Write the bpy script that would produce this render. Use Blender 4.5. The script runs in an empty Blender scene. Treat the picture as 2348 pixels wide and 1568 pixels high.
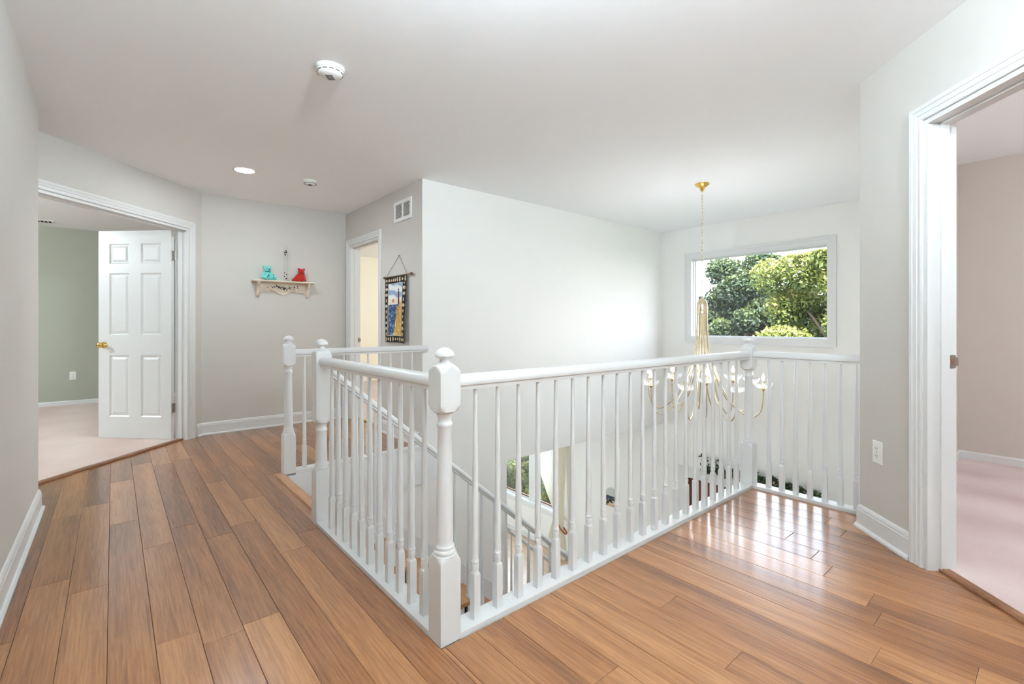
import bpy, bmesh, math, random
from mathutils import Vector, Matrix
R = math.radians
PI = math.pi
random.seed(7)
SC = bpy.context.scene
COL = SC.collection

# ------------------------------------------------------------------ camera
CAM = (-.858, -1.391, 1.11)
cd = bpy.data.cameras.new('camera'); cam = bpy.data.objects.new('camera', cd); COL.objects.link(cam)
cd.sensor_width = 36.0; cd.lens = 1080 / 2348 * 36; cd.shift_y = -39 / 2348
cd.clip_start = .02; cd.clip_end = 300
cam.location = CAM; cam.rotation_euler = (R(90), 0, -R(40.27))
SC.camera = cam

# ------------------------------------------------------------------ world, sun, exposure
SC.view_settings.view_transform = 'Standard'; SC.view_settings.look = 'None'
SC.view_settings.gamma = 1; SC.view_settings.use_curve_mapping = False
SC.view_settings.exposure = 0.75
SC.cycles.use_denoising = True
SC.cycles.max_bounces = 10; SC.cycles.diffuse_bounces = 6; SC.cycles.transparent_max_bounces = 16
SC.cycles.sample_clamp_indirect = 20.0
HALL_W, RECESS_W, CHAND_W, BED_W, BEDL_W, CREAM_W, LIVING_W = 86, 8, 8.8, 41, 88, 48, 86
wd = bpy.data.worlds.new('sky'); SC.world = wd; wd.use_nodes = True
nt = wd.node_tree; bg = nt.nodes['Background']
tc = nt.nodes.new('ShaderNodeTexCoord'); sx = nt.nodes.new('ShaderNodeSeparateXYZ'); cr = nt.nodes.new('ShaderNodeValToRGB')
nt.links.new(tc.outputs['Generated'], sx.inputs[0]); nt.links.new(sx.outputs['Z'], cr.inputs[0]); nt.links.new(cr.outputs[0], bg.inputs[0])
cr.color_ramp.elements[0].position = 0.0; cr.color_ramp.elements[0].color = (.97, .98, 1, 1)
cr.color_ramp.elements[1].position = .55; cr.color_ramp.elements[1].color = (.60, .78, 1, 1)
e_ = cr.color_ramp.elements.new(.10); e_.color = (.92, .96, 1, 1)
bg.inputs[1].default_value = 5.8
sl = bpy.data.lights.new('sun', 'SUN'); so = bpy.data.objects.new('sun', sl); COL.objects.link(so)
sl.energy = 15.0; sl.angle = R(1.0); sl.color = (1, .95, .86)
so.rotation_euler = Vector((.62, .48, -.62)).to_track_quat('-Z', 'Y').to_euler()

# ------------------------------------------------------------------ helpers
def tag(o, label=None, cat=None, group=None, kind=None):
    if label: o['label'] = label
    if cat: o['category'] = cat
    if group: o['group'] = group
    if kind: o['kind'] = kind
    return o

def empty(name, loc=(0, 0, 0), parent=None):
    o = bpy.data.objects.new(name, None); COL.objects.link(o); o.location = loc; o.empty_display_size = .05
    if parent: o.parent = parent
    return o

class MB:
    def __init__(s): s.v = []; s.f = []; s.sm = []; s.T = None
    def add(s, vs, fs, smooth=False):
        n = len(s.v)
        if s.T is not None: vs = [tuple(s.T @ Vector(p)) for p in vs]
        s.v += [tuple(p) for p in vs]; s.f += [tuple(i + n for i in f) for f in fs]; s.sm += [smooth] * len(fs); return s
    def box(s, x0, x1, y0, y1, z0, z1):
        vs = [(x, y, z) for x in (x0, x1) for y in (y0, y1) for z in (z0, z1)]
        return s.add(vs, [(0, 1, 3, 2), (4, 6, 7, 5), (0, 4, 5, 1), (2, 3, 7, 6), (0, 2, 6, 4), (1, 5, 7, 3)])
    def prism(s, poly, a, b, fn):
        """poly 2-D points; fn(p, t) -> 3-D; extruded t from a to b"""
        n = len(poly); vs = [fn(p, a) for p in poly] + [fn(p, b) for p in poly]
        fs = [(i, (i + 1) % n, n + (i + 1) % n, n + i) for i in range(n)] + [tuple(range(n - 1, -1, -1)), tuple(range(n, 2 * n))]
        return s.add(vs, fs)
    def loft(s, rings, closed=True, caps=True, smooth=True):
        n = len(rings[0]); vs = [p for r in rings for p in r]; fs = []
        for k in range(len(rings) - 1):
            for i in range(n if closed else n - 1):
                j = (i + 1) % n; fs.append((k * n + i, k * n + j, (k + 1) * n + j, (k + 1) * n + i))
        s.add(vs, fs, smooth)
        if caps and closed:
            if caps != 'end': s.add(rings[0], [tuple(range(n - 1, -1, -1))])
            s.add(rings[-1], [tuple(range(n))])
        return s
    def lathe(s, prof, c=(0, 0, 0), seg=20, sq=None, rot=0, smooth=True):
        """prof: (z, r); sq: half side of a square stock that the lathe cuts"""
        rings = []
        for z, r in prof:
            ring = []
            for i in range(seg):
                a = 2 * PI * i / seg + rot; rr = max(r, 1e-4)
                if sq: rr = min(rr, sq / max(abs(math.cos(a)), abs(math.sin(a))))
                ring.append((c[0] + rr * math.cos(a), c[1] + rr * math.sin(a), c[2] + z))
            rings.append(ring)
        return s.loft(rings, smooth=smooth)
    def tube(s, pts, r, seg=8, caps=True):
        pts = [Vector(p) for p in pts]; rings = []; up = Vector((0, 0, 1)); n0 = None
        for i, p in enumerate(pts):
            t = (pts[min(i + 1, len(pts) - 1)] - pts[max(i - 1, 0)]).normalized()
            if n0 is None:
                n0 = t.cross(up)
                if n0.length < 1e-3: n0 = t.cross(Vector((1, 0, 0)))
            n0 = (n0 - t * n0.dot(t)).normalized(); b = t.cross(n0)
            rr = r(i / (len(pts) - 1)) if callable(r) else r
            rings.append([tuple(p + n0 * rr * math.cos(2 * PI * k / seg) + b * rr * math.sin(2 * PI * k / seg)) for k in range(seg)])
        return s.loft(rings, caps=caps)
    def ball(s, c, rx, ry=None, rz=None, seg=14, rings=9):
        ry = ry or rx; rz = rz or rx; rs = []
        for k in range(rings + 1):
            a = -PI / 2 + PI * k / rings
            rs.append([(c[0] + rx * max(math.cos(a), 1e-3) * math.cos(2 * PI * i / seg), c[1] + ry * max(math.cos(a), 1e-3) * math.sin(2 * PI * i / seg), c[2] + rz * math.sin(a)) for i in range(seg)])
        return s.loft(rs)
    def obj(s, name, mat, parent=None, loc=None, fix=True):
        me = bpy.data.meshes.new(name); me.from_pydata(s.v, [], s.f)
        me.polygons.foreach_set('use_smooth', s.sm)
        if fix:
            bm = bmesh.new(); bm.from_mesh(me); bmesh.ops.recalc_face_normals(bm, faces=bm.faces); bm.to_mesh(me); bm.free()
        me.update()
        o = bpy.data.objects.new(name, me); COL.objects.link(o)
        if mat: me.materials.append(mat)
        if parent: o.parent = parent
        if loc: o.location = loc
        return o

def inst(o, parent=None, loc=None, rot=None):
    c = o.copy(); COL.objects.link(c)
    c.parent = parent
    if loc is not None: c.location = loc
    if rot is not None: c.rotation_euler = rot
    return c

def structure(o, label, cat): return tag(o, label, cat, kind='structure')

# ------------------------------------------------------------------ materials
def srgb(r, g, b):
    f = lambda c: c / 12.92 if c <= .04045 else ((c + .055) / 1.055) ** 2.4
    return (f(r / 255), f(g / 255), f(b / 255), 1)

def mat(name, col, rough=.5, metal=0, var=0, scale=40, bump=0, **kw):
    m = bpy.data.materials.new(name); m.use_nodes = True; t = m.node_tree; p = t.nodes['Principled BSDF']
    p.inputs['Base Color'].default_value = col; p.inputs['Roughness'].default_value = rough; p.inputs['Metallic'].default_value = metal
    for k, v in kw.items(): p.inputs[k].default_value = v
    if var or bump:
        tc = t.nodes.new('ShaderNodeTexCoord'); n = t.nodes.new('ShaderNodeTexNoise'); n.inputs['Scale'].default_value = scale; n.inputs['Detail'].default_value = 4
        t.links.new(tc.outputs['Object'], n.inputs['Vector'])
        if var:
            mx = t.nodes.new('ShaderNodeMix'); mx.data_type = 'RGBA'
            mx.inputs[6].default_value = tuple(c * (1 - var) for c in col[:3]) + (1,)
            mx.inputs[7].default_value = tuple(min(1, c * (1 + var)) for c in col[:3]) + (1,)
            t.links.new(n.outputs[0], mx.inputs[0]); t.links.new(mx.outputs[2], p.inputs['Base Color'])
        if bump:
            b = t.nodes.new('ShaderNodeBump'); b.inputs['Strength'].default_value = bump; b.inputs['Distance'].default_value = .004
            t.links.new(n.outputs[0], b.inputs['Height']); t.links.new(b.outputs[0], p.inputs['Normal'])
    return m

def wood(name, dark, mid, light, rough, coat=.0, axis=1, perobj=True, spread=.5):
    m = bpy.data.materials.new(name); m.use_nodes = True; t = m.node_tree; p = t.nodes['Principled BSDF']; N = t.nodes.new; L = t.links.new
    tc = N('ShaderNodeTexCoord'); oi = N('ShaderNodeObjectInfo'); mp = N('ShaderNodeMapping')
    sc = [58, 58, 58]; sc[axis] = 2.2; mp.inputs['Scale'].default_value = sc
    ml = N('ShaderNodeMath'); ml.operation = 'MULTIPLY'; ml.inputs[1].default_value = 57.0 if perobj else 0
    cb = N('ShaderNodeCombineXYZ'); L(oi.outputs['Random'], ml.inputs[0])
    for i in range(3): L(ml.outputs[0], cb.inputs[i])
    L(tc.outputs['Object'], mp.inputs['Vector']); L(cb.outputs[0], mp.inputs['Location'])
    n1 = N('ShaderNodeTexNoise'); n1.inputs['Scale'].default_value = 2.2; n1.inputs['Detail'].default_value = 6; n1.inputs['Roughness'].default_value = .62; n1.inputs['Distortion'].default_value = .5
    n2 = N('ShaderNodeTexNoise'); n2.inputs['Scale'].default_value = .16; n2.inputs['Detail'].default_value = 3
    L(mp.outputs[0], n1.inputs['Vector']); L(mp.outputs[0], n2.inputs['Vector'])
    a = N('ShaderNodeMath'); a.operation = 'MULTIPLY_ADD'; a.inputs[1].default_value = .55; L(n1.outputs[0], a.inputs[0])
    b = N('ShaderNodeMath'); b.operation = 'MULTIPLY'; b.inputs[1].default_value = .45; L(n2.outputs[0], b.inputs[0]); L(b.outputs[0], a.inputs[2])
    c = N('ShaderNodeMath'); c.operation = 'MULTIPLY_ADD'; c.inputs[1].default_value = .30 * spread if perobj else 0; L(oi.outputs['Random'], c.inputs[0])
    d = N('ShaderNodeMath'); d.operation = 'SUBTRACT'; d.inputs[1].default_value = .15 * spread if perobj else 0; L(a.outputs[0], d.inputs[0]); L(d.outputs[0], c.inputs[2])
    r = N('ShaderNodeValToRGB'); e = r.color_ramp.elements; e[0].position = .30; e[0].color = dark; e[1].position = .68; e[1].color = light
    q = e.new(.47); q.color = mid; L(c.outputs[0], r.inputs[0]); L(r.outputs[0], p.inputs['Base Color'])
    p.inputs['Roughness'].default_value = rough; p.inputs['Coat Weight'].default_value = coat; p.inputs['Coat Roughness'].default_value = .15; p.inputs['Specular IOR Level'].default_value = .5
    return m

M = {}
M['greige'] = mat('greige_paint', srgb(204, 200, 194), .75, var=.015, scale=8, bump=.03)
M['offwhite'] = mat('offwhite_paint', srgb(236, 234, 230), .75, var=.01, scale=8)
M['ceil'] = mat('ceiling_paint', srgb(248, 249, 251), .85, var=.01, scale=6)
M['green'] = mat('sage_paint', srgb(172, 175, 160), .75, var=.02, scale=8)
M['cream'] = mat('cream_paint', srgb(247, 240, 222), .75, var=.01, scale=8)
M['rose'] = mat('rose_beige_paint', srgb(208, 198, 190), .75, var=.015, scale=8)
M['trim'] = mat('white_trim_paint', srgb(222, 222, 221), .32, var=.01, scale=12)
M['slab'] = mat('white_fascia_paint', srgb(230, 230, 230), .5, var=.01, scale=12)
M['plank'] = wood('bamboo_plank', srgb(98, 60, 34), srgb(147, 96, 57), srgb(184, 132, 86), .30, coat=.5, spread=.5)
M['nosing'] = wood('oak_nosing', srgb(150, 100, 60), srgb(186, 136, 94), srgb(206, 160, 120), .25, coat=.3, perobj=False)
M['nosingx'] = wood('oak_tread', srgb(130, 84, 48), srgb(176, 124, 80), srgb(200, 150, 106), .28, coat=.3, perobj=False)
M['joint'] = mat('dark_joint', srgb(58, 36, 22), .8, var=.1)
M['brass'] = mat('polished_brass', srgb(226, 186, 104), .16, 1, var=.03)
M['palebrass'] = mat('pale_brass', srgb(228, 212, 182), .22, 1, var=.03)
M['steel'] = mat('satin_steel', srgb(178, 174, 166), .3, 1, var=.05)
M['plastic'] = mat('white_plastic', srgb(236, 236, 232), .4, var=.01)
M['black'] = mat('black_slot', srgb(24, 24, 24), .7, var=.1)
M['grille'] = mat('grey_slot', srgb(120, 120, 118), .7, var=.1)
M['shelf'] = mat('antique_cream_paint', srgb(226, 212, 194), .5, var=.04, scale=25)
M['door_red'] = wood('mahogany', srgb(58, 22, 10), srgb(96, 40, 18), srgb(124, 58, 28), .35, coat=.2, axis=2, perobj=False)

def carpet(name, c1, c2, scale):
    m = mat(name, c1, .95); t = m.node_tree; p = t.nodes['Principled BSDF']; N = t.nodes.new; L = t.links.new
    tc = N('ShaderNodeTexCoord'); n = N('ShaderNodeTexNoise'); n.inputs['Scale'].default_value = 2.4; n.inputs['Detail'].default_value = 5
    n2 = N('ShaderNodeTexNoise'); n2.inputs['Scale'].default_value = 320; n2.inputs['Detail'].default_value = 2
    mx = N('ShaderNodeMix'); mx.data_type = 'RGBA'; mx.inputs[6].default_value = c1; mx.inputs[7].default_value = c2
    w = N('ShaderNodeTexWave'); w.inputs['Scale'].default_value = scale; w.inputs['Distortion'].default_value = 1.2; w.inputs['Detail'].default_value = 2; w.bands_direction = 'X'
    ad = N('ShaderNodeMath'); ad.operation = 'MULTIPLY_ADD'; ad.inputs[1].default_value = .35
    r = N('ShaderNodeMapRange'); r.inputs[1].default_value = .35; r.inputs[2].default_value = .95
    L(tc.outputs['Object'], n.inputs['Vector']); L(tc.outputs['Object'], n2.inputs['Vector']); L(tc.outputs['Object'], w.inputs['Vector'])
    L(w.outputs[1], ad.inputs[0]); L(n.outputs[0], ad.inputs[2]); L(ad.outputs[0], r.inputs[0]); L(r.outputs[0], mx.inputs[0]); L(mx.outputs[2], p.inputs['Base Color'])
    b = N('ShaderNodeBump'); b.inputs['Strength'].default_value = .7; b.inputs['Distance'].default_value = .006; L(n2.outputs[0], b.inputs['Height']); L(b.outputs[0], p.inputs['Normal'])
    p.inputs['Sheen Weight'].default_value = .3
    return m
M['carpet_pink'] = carpet('rose_carpet', srgb(206, 174, 170), srgb(230, 208, 202), .55)
M['carpet_beige'] = carpet('beige_carpet', srgb(212, 182, 168), srgb(226, 204, 192), .4)

def glass(name, tint=(1, 1, 1, 1), refl=.06):
    m = bpy.data.materials.new(name); m.use_nodes = True; t = m.node_tree; t.nodes.clear(); N = t.nodes.new; L = t.links.new
    o = N('ShaderNodeOutputMaterial'); a = N('ShaderNodeBsdfTransparent'); a.inputs[0].default_value = tint; g = N('ShaderNodeBsdfGlossy'); g.inputs['Roughness'].default_value = .02
    f = N('ShaderNodeLayerWeight'); f.inputs[0].default_value = .25; mu = N('ShaderNodeMath'); mu.operation = 'MULTIPLY_ADD'; mu.inputs[1].default_value = .4; mu.inputs[2].default_value = refl * .5
    mx = N('ShaderNodeMixShader'); L(f.outputs['Facing'], mu.inputs[0]); L(mu.outputs[0], mx.inputs[0]); L(a.outputs[0], mx.inputs[1]); L(g.outputs[0], mx.inputs[2]); L(mx.outputs[0], o.inputs[0])
    return m
M['cupglass'] = glass('cut_glass', tint=(.98, .98, .98, 1), refl=.2)
t = M['cupglass'].node_tree; mo = t.nodes['Material Output']; src = mo.inputs[0].links[0].from_socket
tl = t.nodes.new('ShaderNodeBsdfTranslucent'); tl.inputs[0].default_value = (.95, .95, .95, 1); mxx = t.nodes.new('ShaderNodeMixShader'); mxx.inputs[0].default_value = .05
t.links.new(src, mxx.inputs[1]); t.links.new(tl.outputs[0], mxx.inputs[2]); t.links.new(mxx.outputs[0], mo.inputs[0])
M['tubeglass'] = glass('thin_tube_glass', tint=(.985, .99, .99, 1), refl=.02)
M['pane'] = glass('window_glass', refl=.03)
M['clear'] = glass('clear_glass', tint=(.975, .98, .98, 1), refl=.10)

def emit(name, col, st):
    m = bpy.data.materials.new(name); m.use_nodes = True; p = m.node_tree.nodes['Principled BSDF']
    p.inputs['Base Color'].default_value = (.9, .9, .9, 1); p.inputs['Emission Color'].default_value = col; p.inputs['Emission Strength'].default_value = st
    return m
M['lamp'] = emit('lamp_lens', (1, .97, .92, 1), 6)
M['flame'] = emit('flame_bulb', (1, .86, .62, 1), 9)

def attrmat(name, rough=.8, bump=0):
    m = mat(name, (.5, .5, .5, 1), rough); t = m.node_tree; a = t.nodes.new('ShaderNodeAttribute'); a.attribute_name = 'print'
    t.links.new(a.outputs['Color'], t.nodes['Principled BSDF'].inputs['Base Color'])
    if bump:
        tc = t.nodes.new('ShaderNodeTexCoord'); n = t.nodes.new('ShaderNodeTexNoise'); n.inputs['Scale'].default_value = 260
        b = t.nodes.new('ShaderNodeBump'); b.inputs['Strength'].default_value = bump; b.inputs['Distance'].default_value = .002
        t.links.new(tc.outputs['Object'], n.inputs['Vector']); t.links.new(n.outputs[0], b.inputs['Height']); t.links.new(b.outputs[0], t.nodes['Principled BSDF'].inputs['Normal'])
    return m
M['print'] = attrmat('woven_print', .85, .5)

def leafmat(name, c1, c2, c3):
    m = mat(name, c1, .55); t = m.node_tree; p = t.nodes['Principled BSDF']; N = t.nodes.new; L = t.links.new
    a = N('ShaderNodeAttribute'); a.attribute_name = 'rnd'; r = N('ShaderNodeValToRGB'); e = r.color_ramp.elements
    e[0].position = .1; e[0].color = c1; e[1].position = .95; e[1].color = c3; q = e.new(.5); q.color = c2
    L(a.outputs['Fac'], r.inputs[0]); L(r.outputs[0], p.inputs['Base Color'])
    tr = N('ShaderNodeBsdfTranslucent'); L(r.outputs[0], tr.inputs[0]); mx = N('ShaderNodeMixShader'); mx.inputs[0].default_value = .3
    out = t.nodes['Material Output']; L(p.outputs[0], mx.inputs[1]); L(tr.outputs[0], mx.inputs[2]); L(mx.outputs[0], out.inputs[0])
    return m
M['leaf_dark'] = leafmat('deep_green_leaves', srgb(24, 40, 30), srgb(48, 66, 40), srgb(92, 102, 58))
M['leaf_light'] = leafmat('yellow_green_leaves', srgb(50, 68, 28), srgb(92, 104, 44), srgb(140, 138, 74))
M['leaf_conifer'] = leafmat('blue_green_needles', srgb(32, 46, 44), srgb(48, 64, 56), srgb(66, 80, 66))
M['bark'] = mat('bark', srgb(86, 72, 58), .9, var=.3, scale=14, bump=.6)
M['lawn'] = mat('lawn', srgb(38, 58, 26), .95, var=.25, scale=3, bump=.5)

# ------------------------------------------------------------------ structure: walls
CZ, LZ, LC = 2.44, -2.95, -.31           # ceiling, lower floor, lower ceiling
WX, WY = 5.2, 2.40                       # front wall face, white stair wall face

def wall(name, P, Q, th, z0, z1, m, label, holes=(), ext=(0, 0)):
    """slab from P to Q (plan), thickness th to the LEFT of P->Q; holes (s0, s1, za, zb)"""
    P, Q = Vector(P), Vector(Q); d = (Q - P); L = d.length; d.normalize(); n = Vector((-d.y, d.x))
    mb = MB()
    def slab(a, b, za, zb):
        if b - a < 1e-4 or zb - za < 1e-4: return
        mb.prism([(a, za), (b, za), (b, zb), (a, zb)], 0, th, lambda p, t: (P.x + d.x * p[0] + n.x * t, P.y + d.y * p[0] + n.y * t, p[1]))
    cur = -ext[0]
    for (a, b, za, zb) in sorted(holes):
        slab(cur, a, z0, z1); slab(a, b, z0, za); slab(a, b, zb, z1); cur = b
    slab(cur, L + ext[1], z0, z1)
    return structure(mb.obj(name, m), label, 'wall')

S2 = math.sqrt(2)
# upper hall
w = wall('wall_left', (-1.2, -3.6), (-1.2, 2.6), .12, 0, CZ, M['greige'], 'pale greige wall close beside the hallway floor')
mb = MB(); mb.box(-1.95, -1.321, 2.48, 2.6, 0, CZ)
structure(mb.obj('wall_left_return', M['greige']), 'short greige return wall at the double doorway', 'wall')
DK = 4.42                                 # diagonal wall  y = x + DK
DL0, DL1 = (-1.9, -1.9 + DK), (-.18, 4.24)
s_of = lambda x: (x - DL0[0]) * S2
wall('wall_diagonal_left', DL0, DL1, .12, 0, CZ, M['greige'], 'angled greige wall around the wide bedroom doorway', holes=[(s_of(-1.375), s_of(-.30), 0, 2.04)], ext=(0, .05))
wall('wall_shelf', (-.18, 4.24), (1.286, 4.24), .12, 0, CZ, M['greige'], 'greige wall behind the small knick-knack shelf')
TX = 1.285
wall('wall_tapestry', (TX, 7.5), (TX, WY + .001), .12, 0, CZ, M['greige'], 'greige wall with the tapestry, vent and narrow doorway', holes=[(7.5 - 4.115, 7.5 - 3.315, 0, 2.04)])
# white stair wall: runs +x, its face looks to -y
mb = MB()
mb.box(TX + .001, WX, WY, WY + .12, LC, CZ); mb.box(-1.3, 2.28, WY, WY + .12, LZ, LC)
structure(mb.obj('wall_stair', M['offwhite']), 'tall white wall running beside the staircase', 'wall')
# front wall with windows and entry door
mb = MB()
def fw(y0, y1, z0, z1): mb.box(WX, WX + .2, y0, y1, z0, z1)
W1 = (.33, 1.965, .945, 2.015)            # big window
W2 = (4.52, 6.35, -2.27, -.75)            # living room window
D2 = (.39, 2.03, LZ, -.98)                # entry door
fw(6.35, 7.7, LZ, CZ); fw(4.52, 6.35, LZ, W2[2]); fw(4.52, 6.35, W2[3], CZ); fw(2.03, 4.52, LZ, CZ)
fw(.33, 2.03, D2[3], W1[2]); fw(.33, 2.03, W1[3], CZ); fw(1.965, 2.03, W1[2], W1[3]); fw(.33, .39, LZ, D2[3]); fw(-.79, .33, LZ, CZ)
structure(mb.obj('wall_front', M['offwhite']), 'off-white two-storey entry wall with the big window', 'wall')
DR0 = (2.284, -.65)
DRE = (.70, -2.234)
dr = lambda s, n=0: (DR0[0] - s / S2 + n / S2, DR0[1] - s / S2 - n / S2)   # along the right diagonal, n into the bedroom
mb = MB(); mb.box(DR0[0], WX, -.79, -.65, LZ, CZ); mb.box(-1.3, DR0[0], -.79, -.65, LZ, LC)
structure(mb.obj('wall_foyer', M['offwhite']), 'off-white side wall of the stair hall', 'wall')
DO = (.45, 1.26)                          # right door opening along the diagonal
mb = MB()
def drs(a, b, z0, z1):
    mb.prism([(a, z0), (b, z0), (b, z1), (a, z1)], -.0005, .12, lambda p, t: (*dr(p[0], t), p[1]))
drs(-.0005, DO[0], 0, CZ); drs(DO[0], DO[1], 2.04, CZ); drs(DO[1], 2.24, 0, CZ)
structure(mb.obj('wall_diagonal_right', M['greige']), 'angled greige wall with outlet beside the pink-carpet bedroom', 'wall')
mb = MB(); mb.box(.70, .82, -3.6, -2.234, 0, CZ); mb.box(-1.32, .82, -3.72, -3.6, 0, CZ)
structure(mb.obj('wall_hall_end', M['greige']), 'greige walls closing the near end of the hallway', 'wall')
# right bedroom
mb = MB(); mb.box(4.5, 4.62, -4.6, -.79, 0, CZ)
structure(mb.obj('wall_bedroom_far', M['rose']), 'rose-beige bedroom wall beyond the pink carpet', 'wall')
mb = MB(); mb.box(2.45, 4.5, -.8, -.79, 0, CZ)
structure(mb.obj('wall_bedroom_side', M['rose']), 'rose-beige bedroom side wall next to the doorway', 'wall')
mb = MB(); mb.box(.82, 4.62, -4.72, -4.6, 0, CZ); mb.box(.82, .94, -4.6, -2.4, 0, CZ)
structure(mb.obj('wall_bedroom_near', M['rose']), 'rose-beige bedroom walls out of view', 'wall')
# left bedroom and cream room
mb = MB(); mb.box(-6, TX, 7.5, 7.62, 0, CZ)
structure(mb.obj('wall_bedroom_green', M['green']), 'sage green bedroom wall with an outlet', 'wall')
mb = MB(); mb.box(-6.12, -6, 2.36, 7.62, 0, CZ); mb.box(-6, -1.95, 2.36, 2.48, 0, CZ)
structure(mb.obj('wall_bedroom_left', M['green']), 'sage green bedroom walls beyond the double doorway', 'wall')
mb = MB(); mb.box(TX + .12, WX, 7.5, 7.7, LC, CZ)
structure(mb.obj('wall_cream', M['cream']), 'cream wall of the room behind the narrow doorway', 'wall')
mb = MB(); mb.box(TX + .121, WX, WY + .121, WY + .125, 0, CZ); mb.box(WX - .004, WX, WY + .13, 7.5, 0, CZ)
structure(mb.obj('wall_cream_side', M['cream']), 'cream side walls of the narrow doorway room', 'wall')
# lower storey
mb = MB(); mb.box(-1.42, -1.3, -.79, 7.7, LZ, LC); mb.box(-1.3, WX, 7.5, 7.7, LZ, LC)
structure(mb.obj('wall_lower', M['offwhite']), 'off-white walls of the ground-floor rooms', 'wall')

mb = MB(); mb.box(-6.12, WX + .2, -4.72, 7.7, CZ, CZ + .15)
structure(mb.obj('ceiling', M['ceil']), 'flat white ceiling over hallway and stairwell', 'ceiling')
mb = MB(); mb.box(-1.42, WX + .2, -.79, 7.7, LZ - .1, LZ)
structure(mb.obj('floor_lower', wood('pale_oak_floor', srgb(160, 126, 96), srgb(192, 162, 132), srgb(212, 188, 162), .3, coat=.3, perobj=False)), 'wooden floor of the ground-floor entry hall', 'floor')

# floor slab (white fascia edges and white lower ceiling)
FT = -.014
mb = MB()
mb.box(-1.32, .085, -3.72, 4.3, LC, FT); mb.box(.085, 2.55, -3.72, .085, LC, FT); mb.box(.085, TX + .12, WY - .045, 4.3, LC, FT)
mb.box(2.55, WX, -4.72, -.65, LC, FT); mb.box(.0, 2.465, -4.72, -3.72, LC, FT); mb.box(-6.12, -1.32, 2.36, 7.7, LC, FT); mb.box(-1.32, TX + .12, 4.3, 7.7, LC, FT); mb.box(TX + .12, WX, WY + .12, 7.5, LC, FT)
floor = structure(mb.obj('floor', M['slab']), 'brown bamboo plank floor of the upstairs hallway', 'floor')

# ------------------------------------------------------------------ floor planks (children of the floor)
def plank(x0, x1, y0, y1):
    g = .0006; b = .0014; h = .0010
    x0 += g; x1 -= g; y0 += g; y1 -= g
    if x1 - x0 < .012 or y1 - y0 < .02: return
    cx, cy = (x0 + x1) / 2, (y0 + y1) / 2; a, c = (x1 - x0) / 2, (y1 - y0) / 2
    mb = MB(); rs = []
    for i, z in ((0, -.0138), (0, -h), (b, 0)):
        rs.append([(-a + i, -c + i, z), (a - i, -c + i, z), (a - i, c - i, z), (-a + i, c - i, z)])
    mb.loft(rs, smooth=False); mb.obj('plank', M['plank'], floor, (cx, cy, 0), fix=False)
PW = .127; PX0 = .016
mb = MB()                                  # dark joint bed just under the plank tops
for r in ((-1.2, 0, -3.6, 4.6), (0, 2.43, -3.6, -.004), (0.09, TX, WY + .06, 4.24)): mb.box(r[0], r[1], r[2], r[3], FT, FT + .004)
mb.obj('joint_bed', M['joint'], floor)
k0 = int(math.floor((-1.83 - PX0) / PW))
for k in range(k0, 20):
    xa, xb = PX0 + k * PW, PX0 + (k + 1) * PW; xm = (xa + xb) / 2
    # y limits of this column
    ranges = []
    ylo = -3.6 if xm < .70 else xa - 2.934 - .14
    ylo = max(ylo, -3.6)
    if xm < -1.2:
        ranges.append((2.6, min(xb + DK + .13, 4.24), xa, xb))
    elif xb <= 0 or xm < 0:
        ranges.append((ylo, min(xb + DK + .13, 4.26), xa, min(xb, -.0)))
        if xb > 0: ranges += [(ylo, -.003, 0, xb), (WY + .05, 4.25, .15, xb)]
    elif xm < TX:
        ranges.append((ylo, -.003, xa, xb)); ranges.append((WY + .05, 4.25, max(xa, .15) if xa < .15 else xa, xb))
    else:
        ranges.append((ylo, -.003, xa, min(xb, 2.463)))
        if xa < TX + .06: ranges.append((3.31, 4.12, xa, min(xb, TX + .06)))
    for (a, b, u0, u1) in ranges:
        if u1 - u0 < .01: continue
        y = a - random.uniform(0, 1.1)
        while y < b:
            ln = random.choice((.92, .92, 1.22, 1.5, 1.83)); e = y + ln
            if b - e < .12: e = b
            plank(u0, u1, max(a, y), min(b, e)); y = e
# column slivers around the back newel
plank(0, .15, WY + .05, 4.25); plank(0, .05, 1.38, WY + .048); plank(.05, .109, WY - .044, WY + .048)

# carpets and thresholds
def carpet_obj(name, poly, m, label, z=.012):
    mb = MB(); mb.prism(poly, FT, z, lambda p, t: (p[0], p[1], t)); return structure(mb.obj(name, m), label, 'carpet')
n_ = .075
carpet_obj('floor_carpet_left', [(-1.9 - .05, -1.9 - .05 + DK + .10 * S2), (-.18, 4.24 + .10 * S2), (TX, 4.36 + .03), (TX, 7.5), (-6, 7.5), (-6, 2.48)], M['carpet_beige'], 'beige carpet of the sage green bedroom')
carpet_obj('floor_carpet_right', [(2.5, -.8), dr(.1, .08), dr(2.1, .08), (.94, -4.6), (4.5, -4.6), (4.5, -.8)], M['carpet_pink'], 'dusty pink bedroom carpet')
carpet_obj('floor_carpet_cream', [(TX + .09, WY + .125), (WX, WY + .125), (WX, 7.5), (TX + .09, 7.5)], M['carpet_beige'], 'pale carpet of the cream room')
def strip(name, P, Q, wd, h, m, label):
    P, Q = Vector(P), Vector(Q); d = (Q - P).normalized(); n = Vector((-d.y, d.x)); L = (Q - P).length; mb = MB()
    mb.prism([(-wd / 2, 0), (wd / 2, 0), (wd / 2, h * .55), (wd * .32, h), (-wd * .32, h), (-wd / 2, h * .55)], 0, L, lambda p, t: (P.x + d.x * t + n.x * p[0], P.y + d.y * t + n.y * p[0], p[1]))
    return structure(mb.obj(name, m), label, 'trim')
M['thresh'] = wood('threshold_wood', srgb(96, 60, 38), srgb(132, 88, 58), srgb(160, 112, 78), .35, perobj=False)
o = .06
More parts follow.
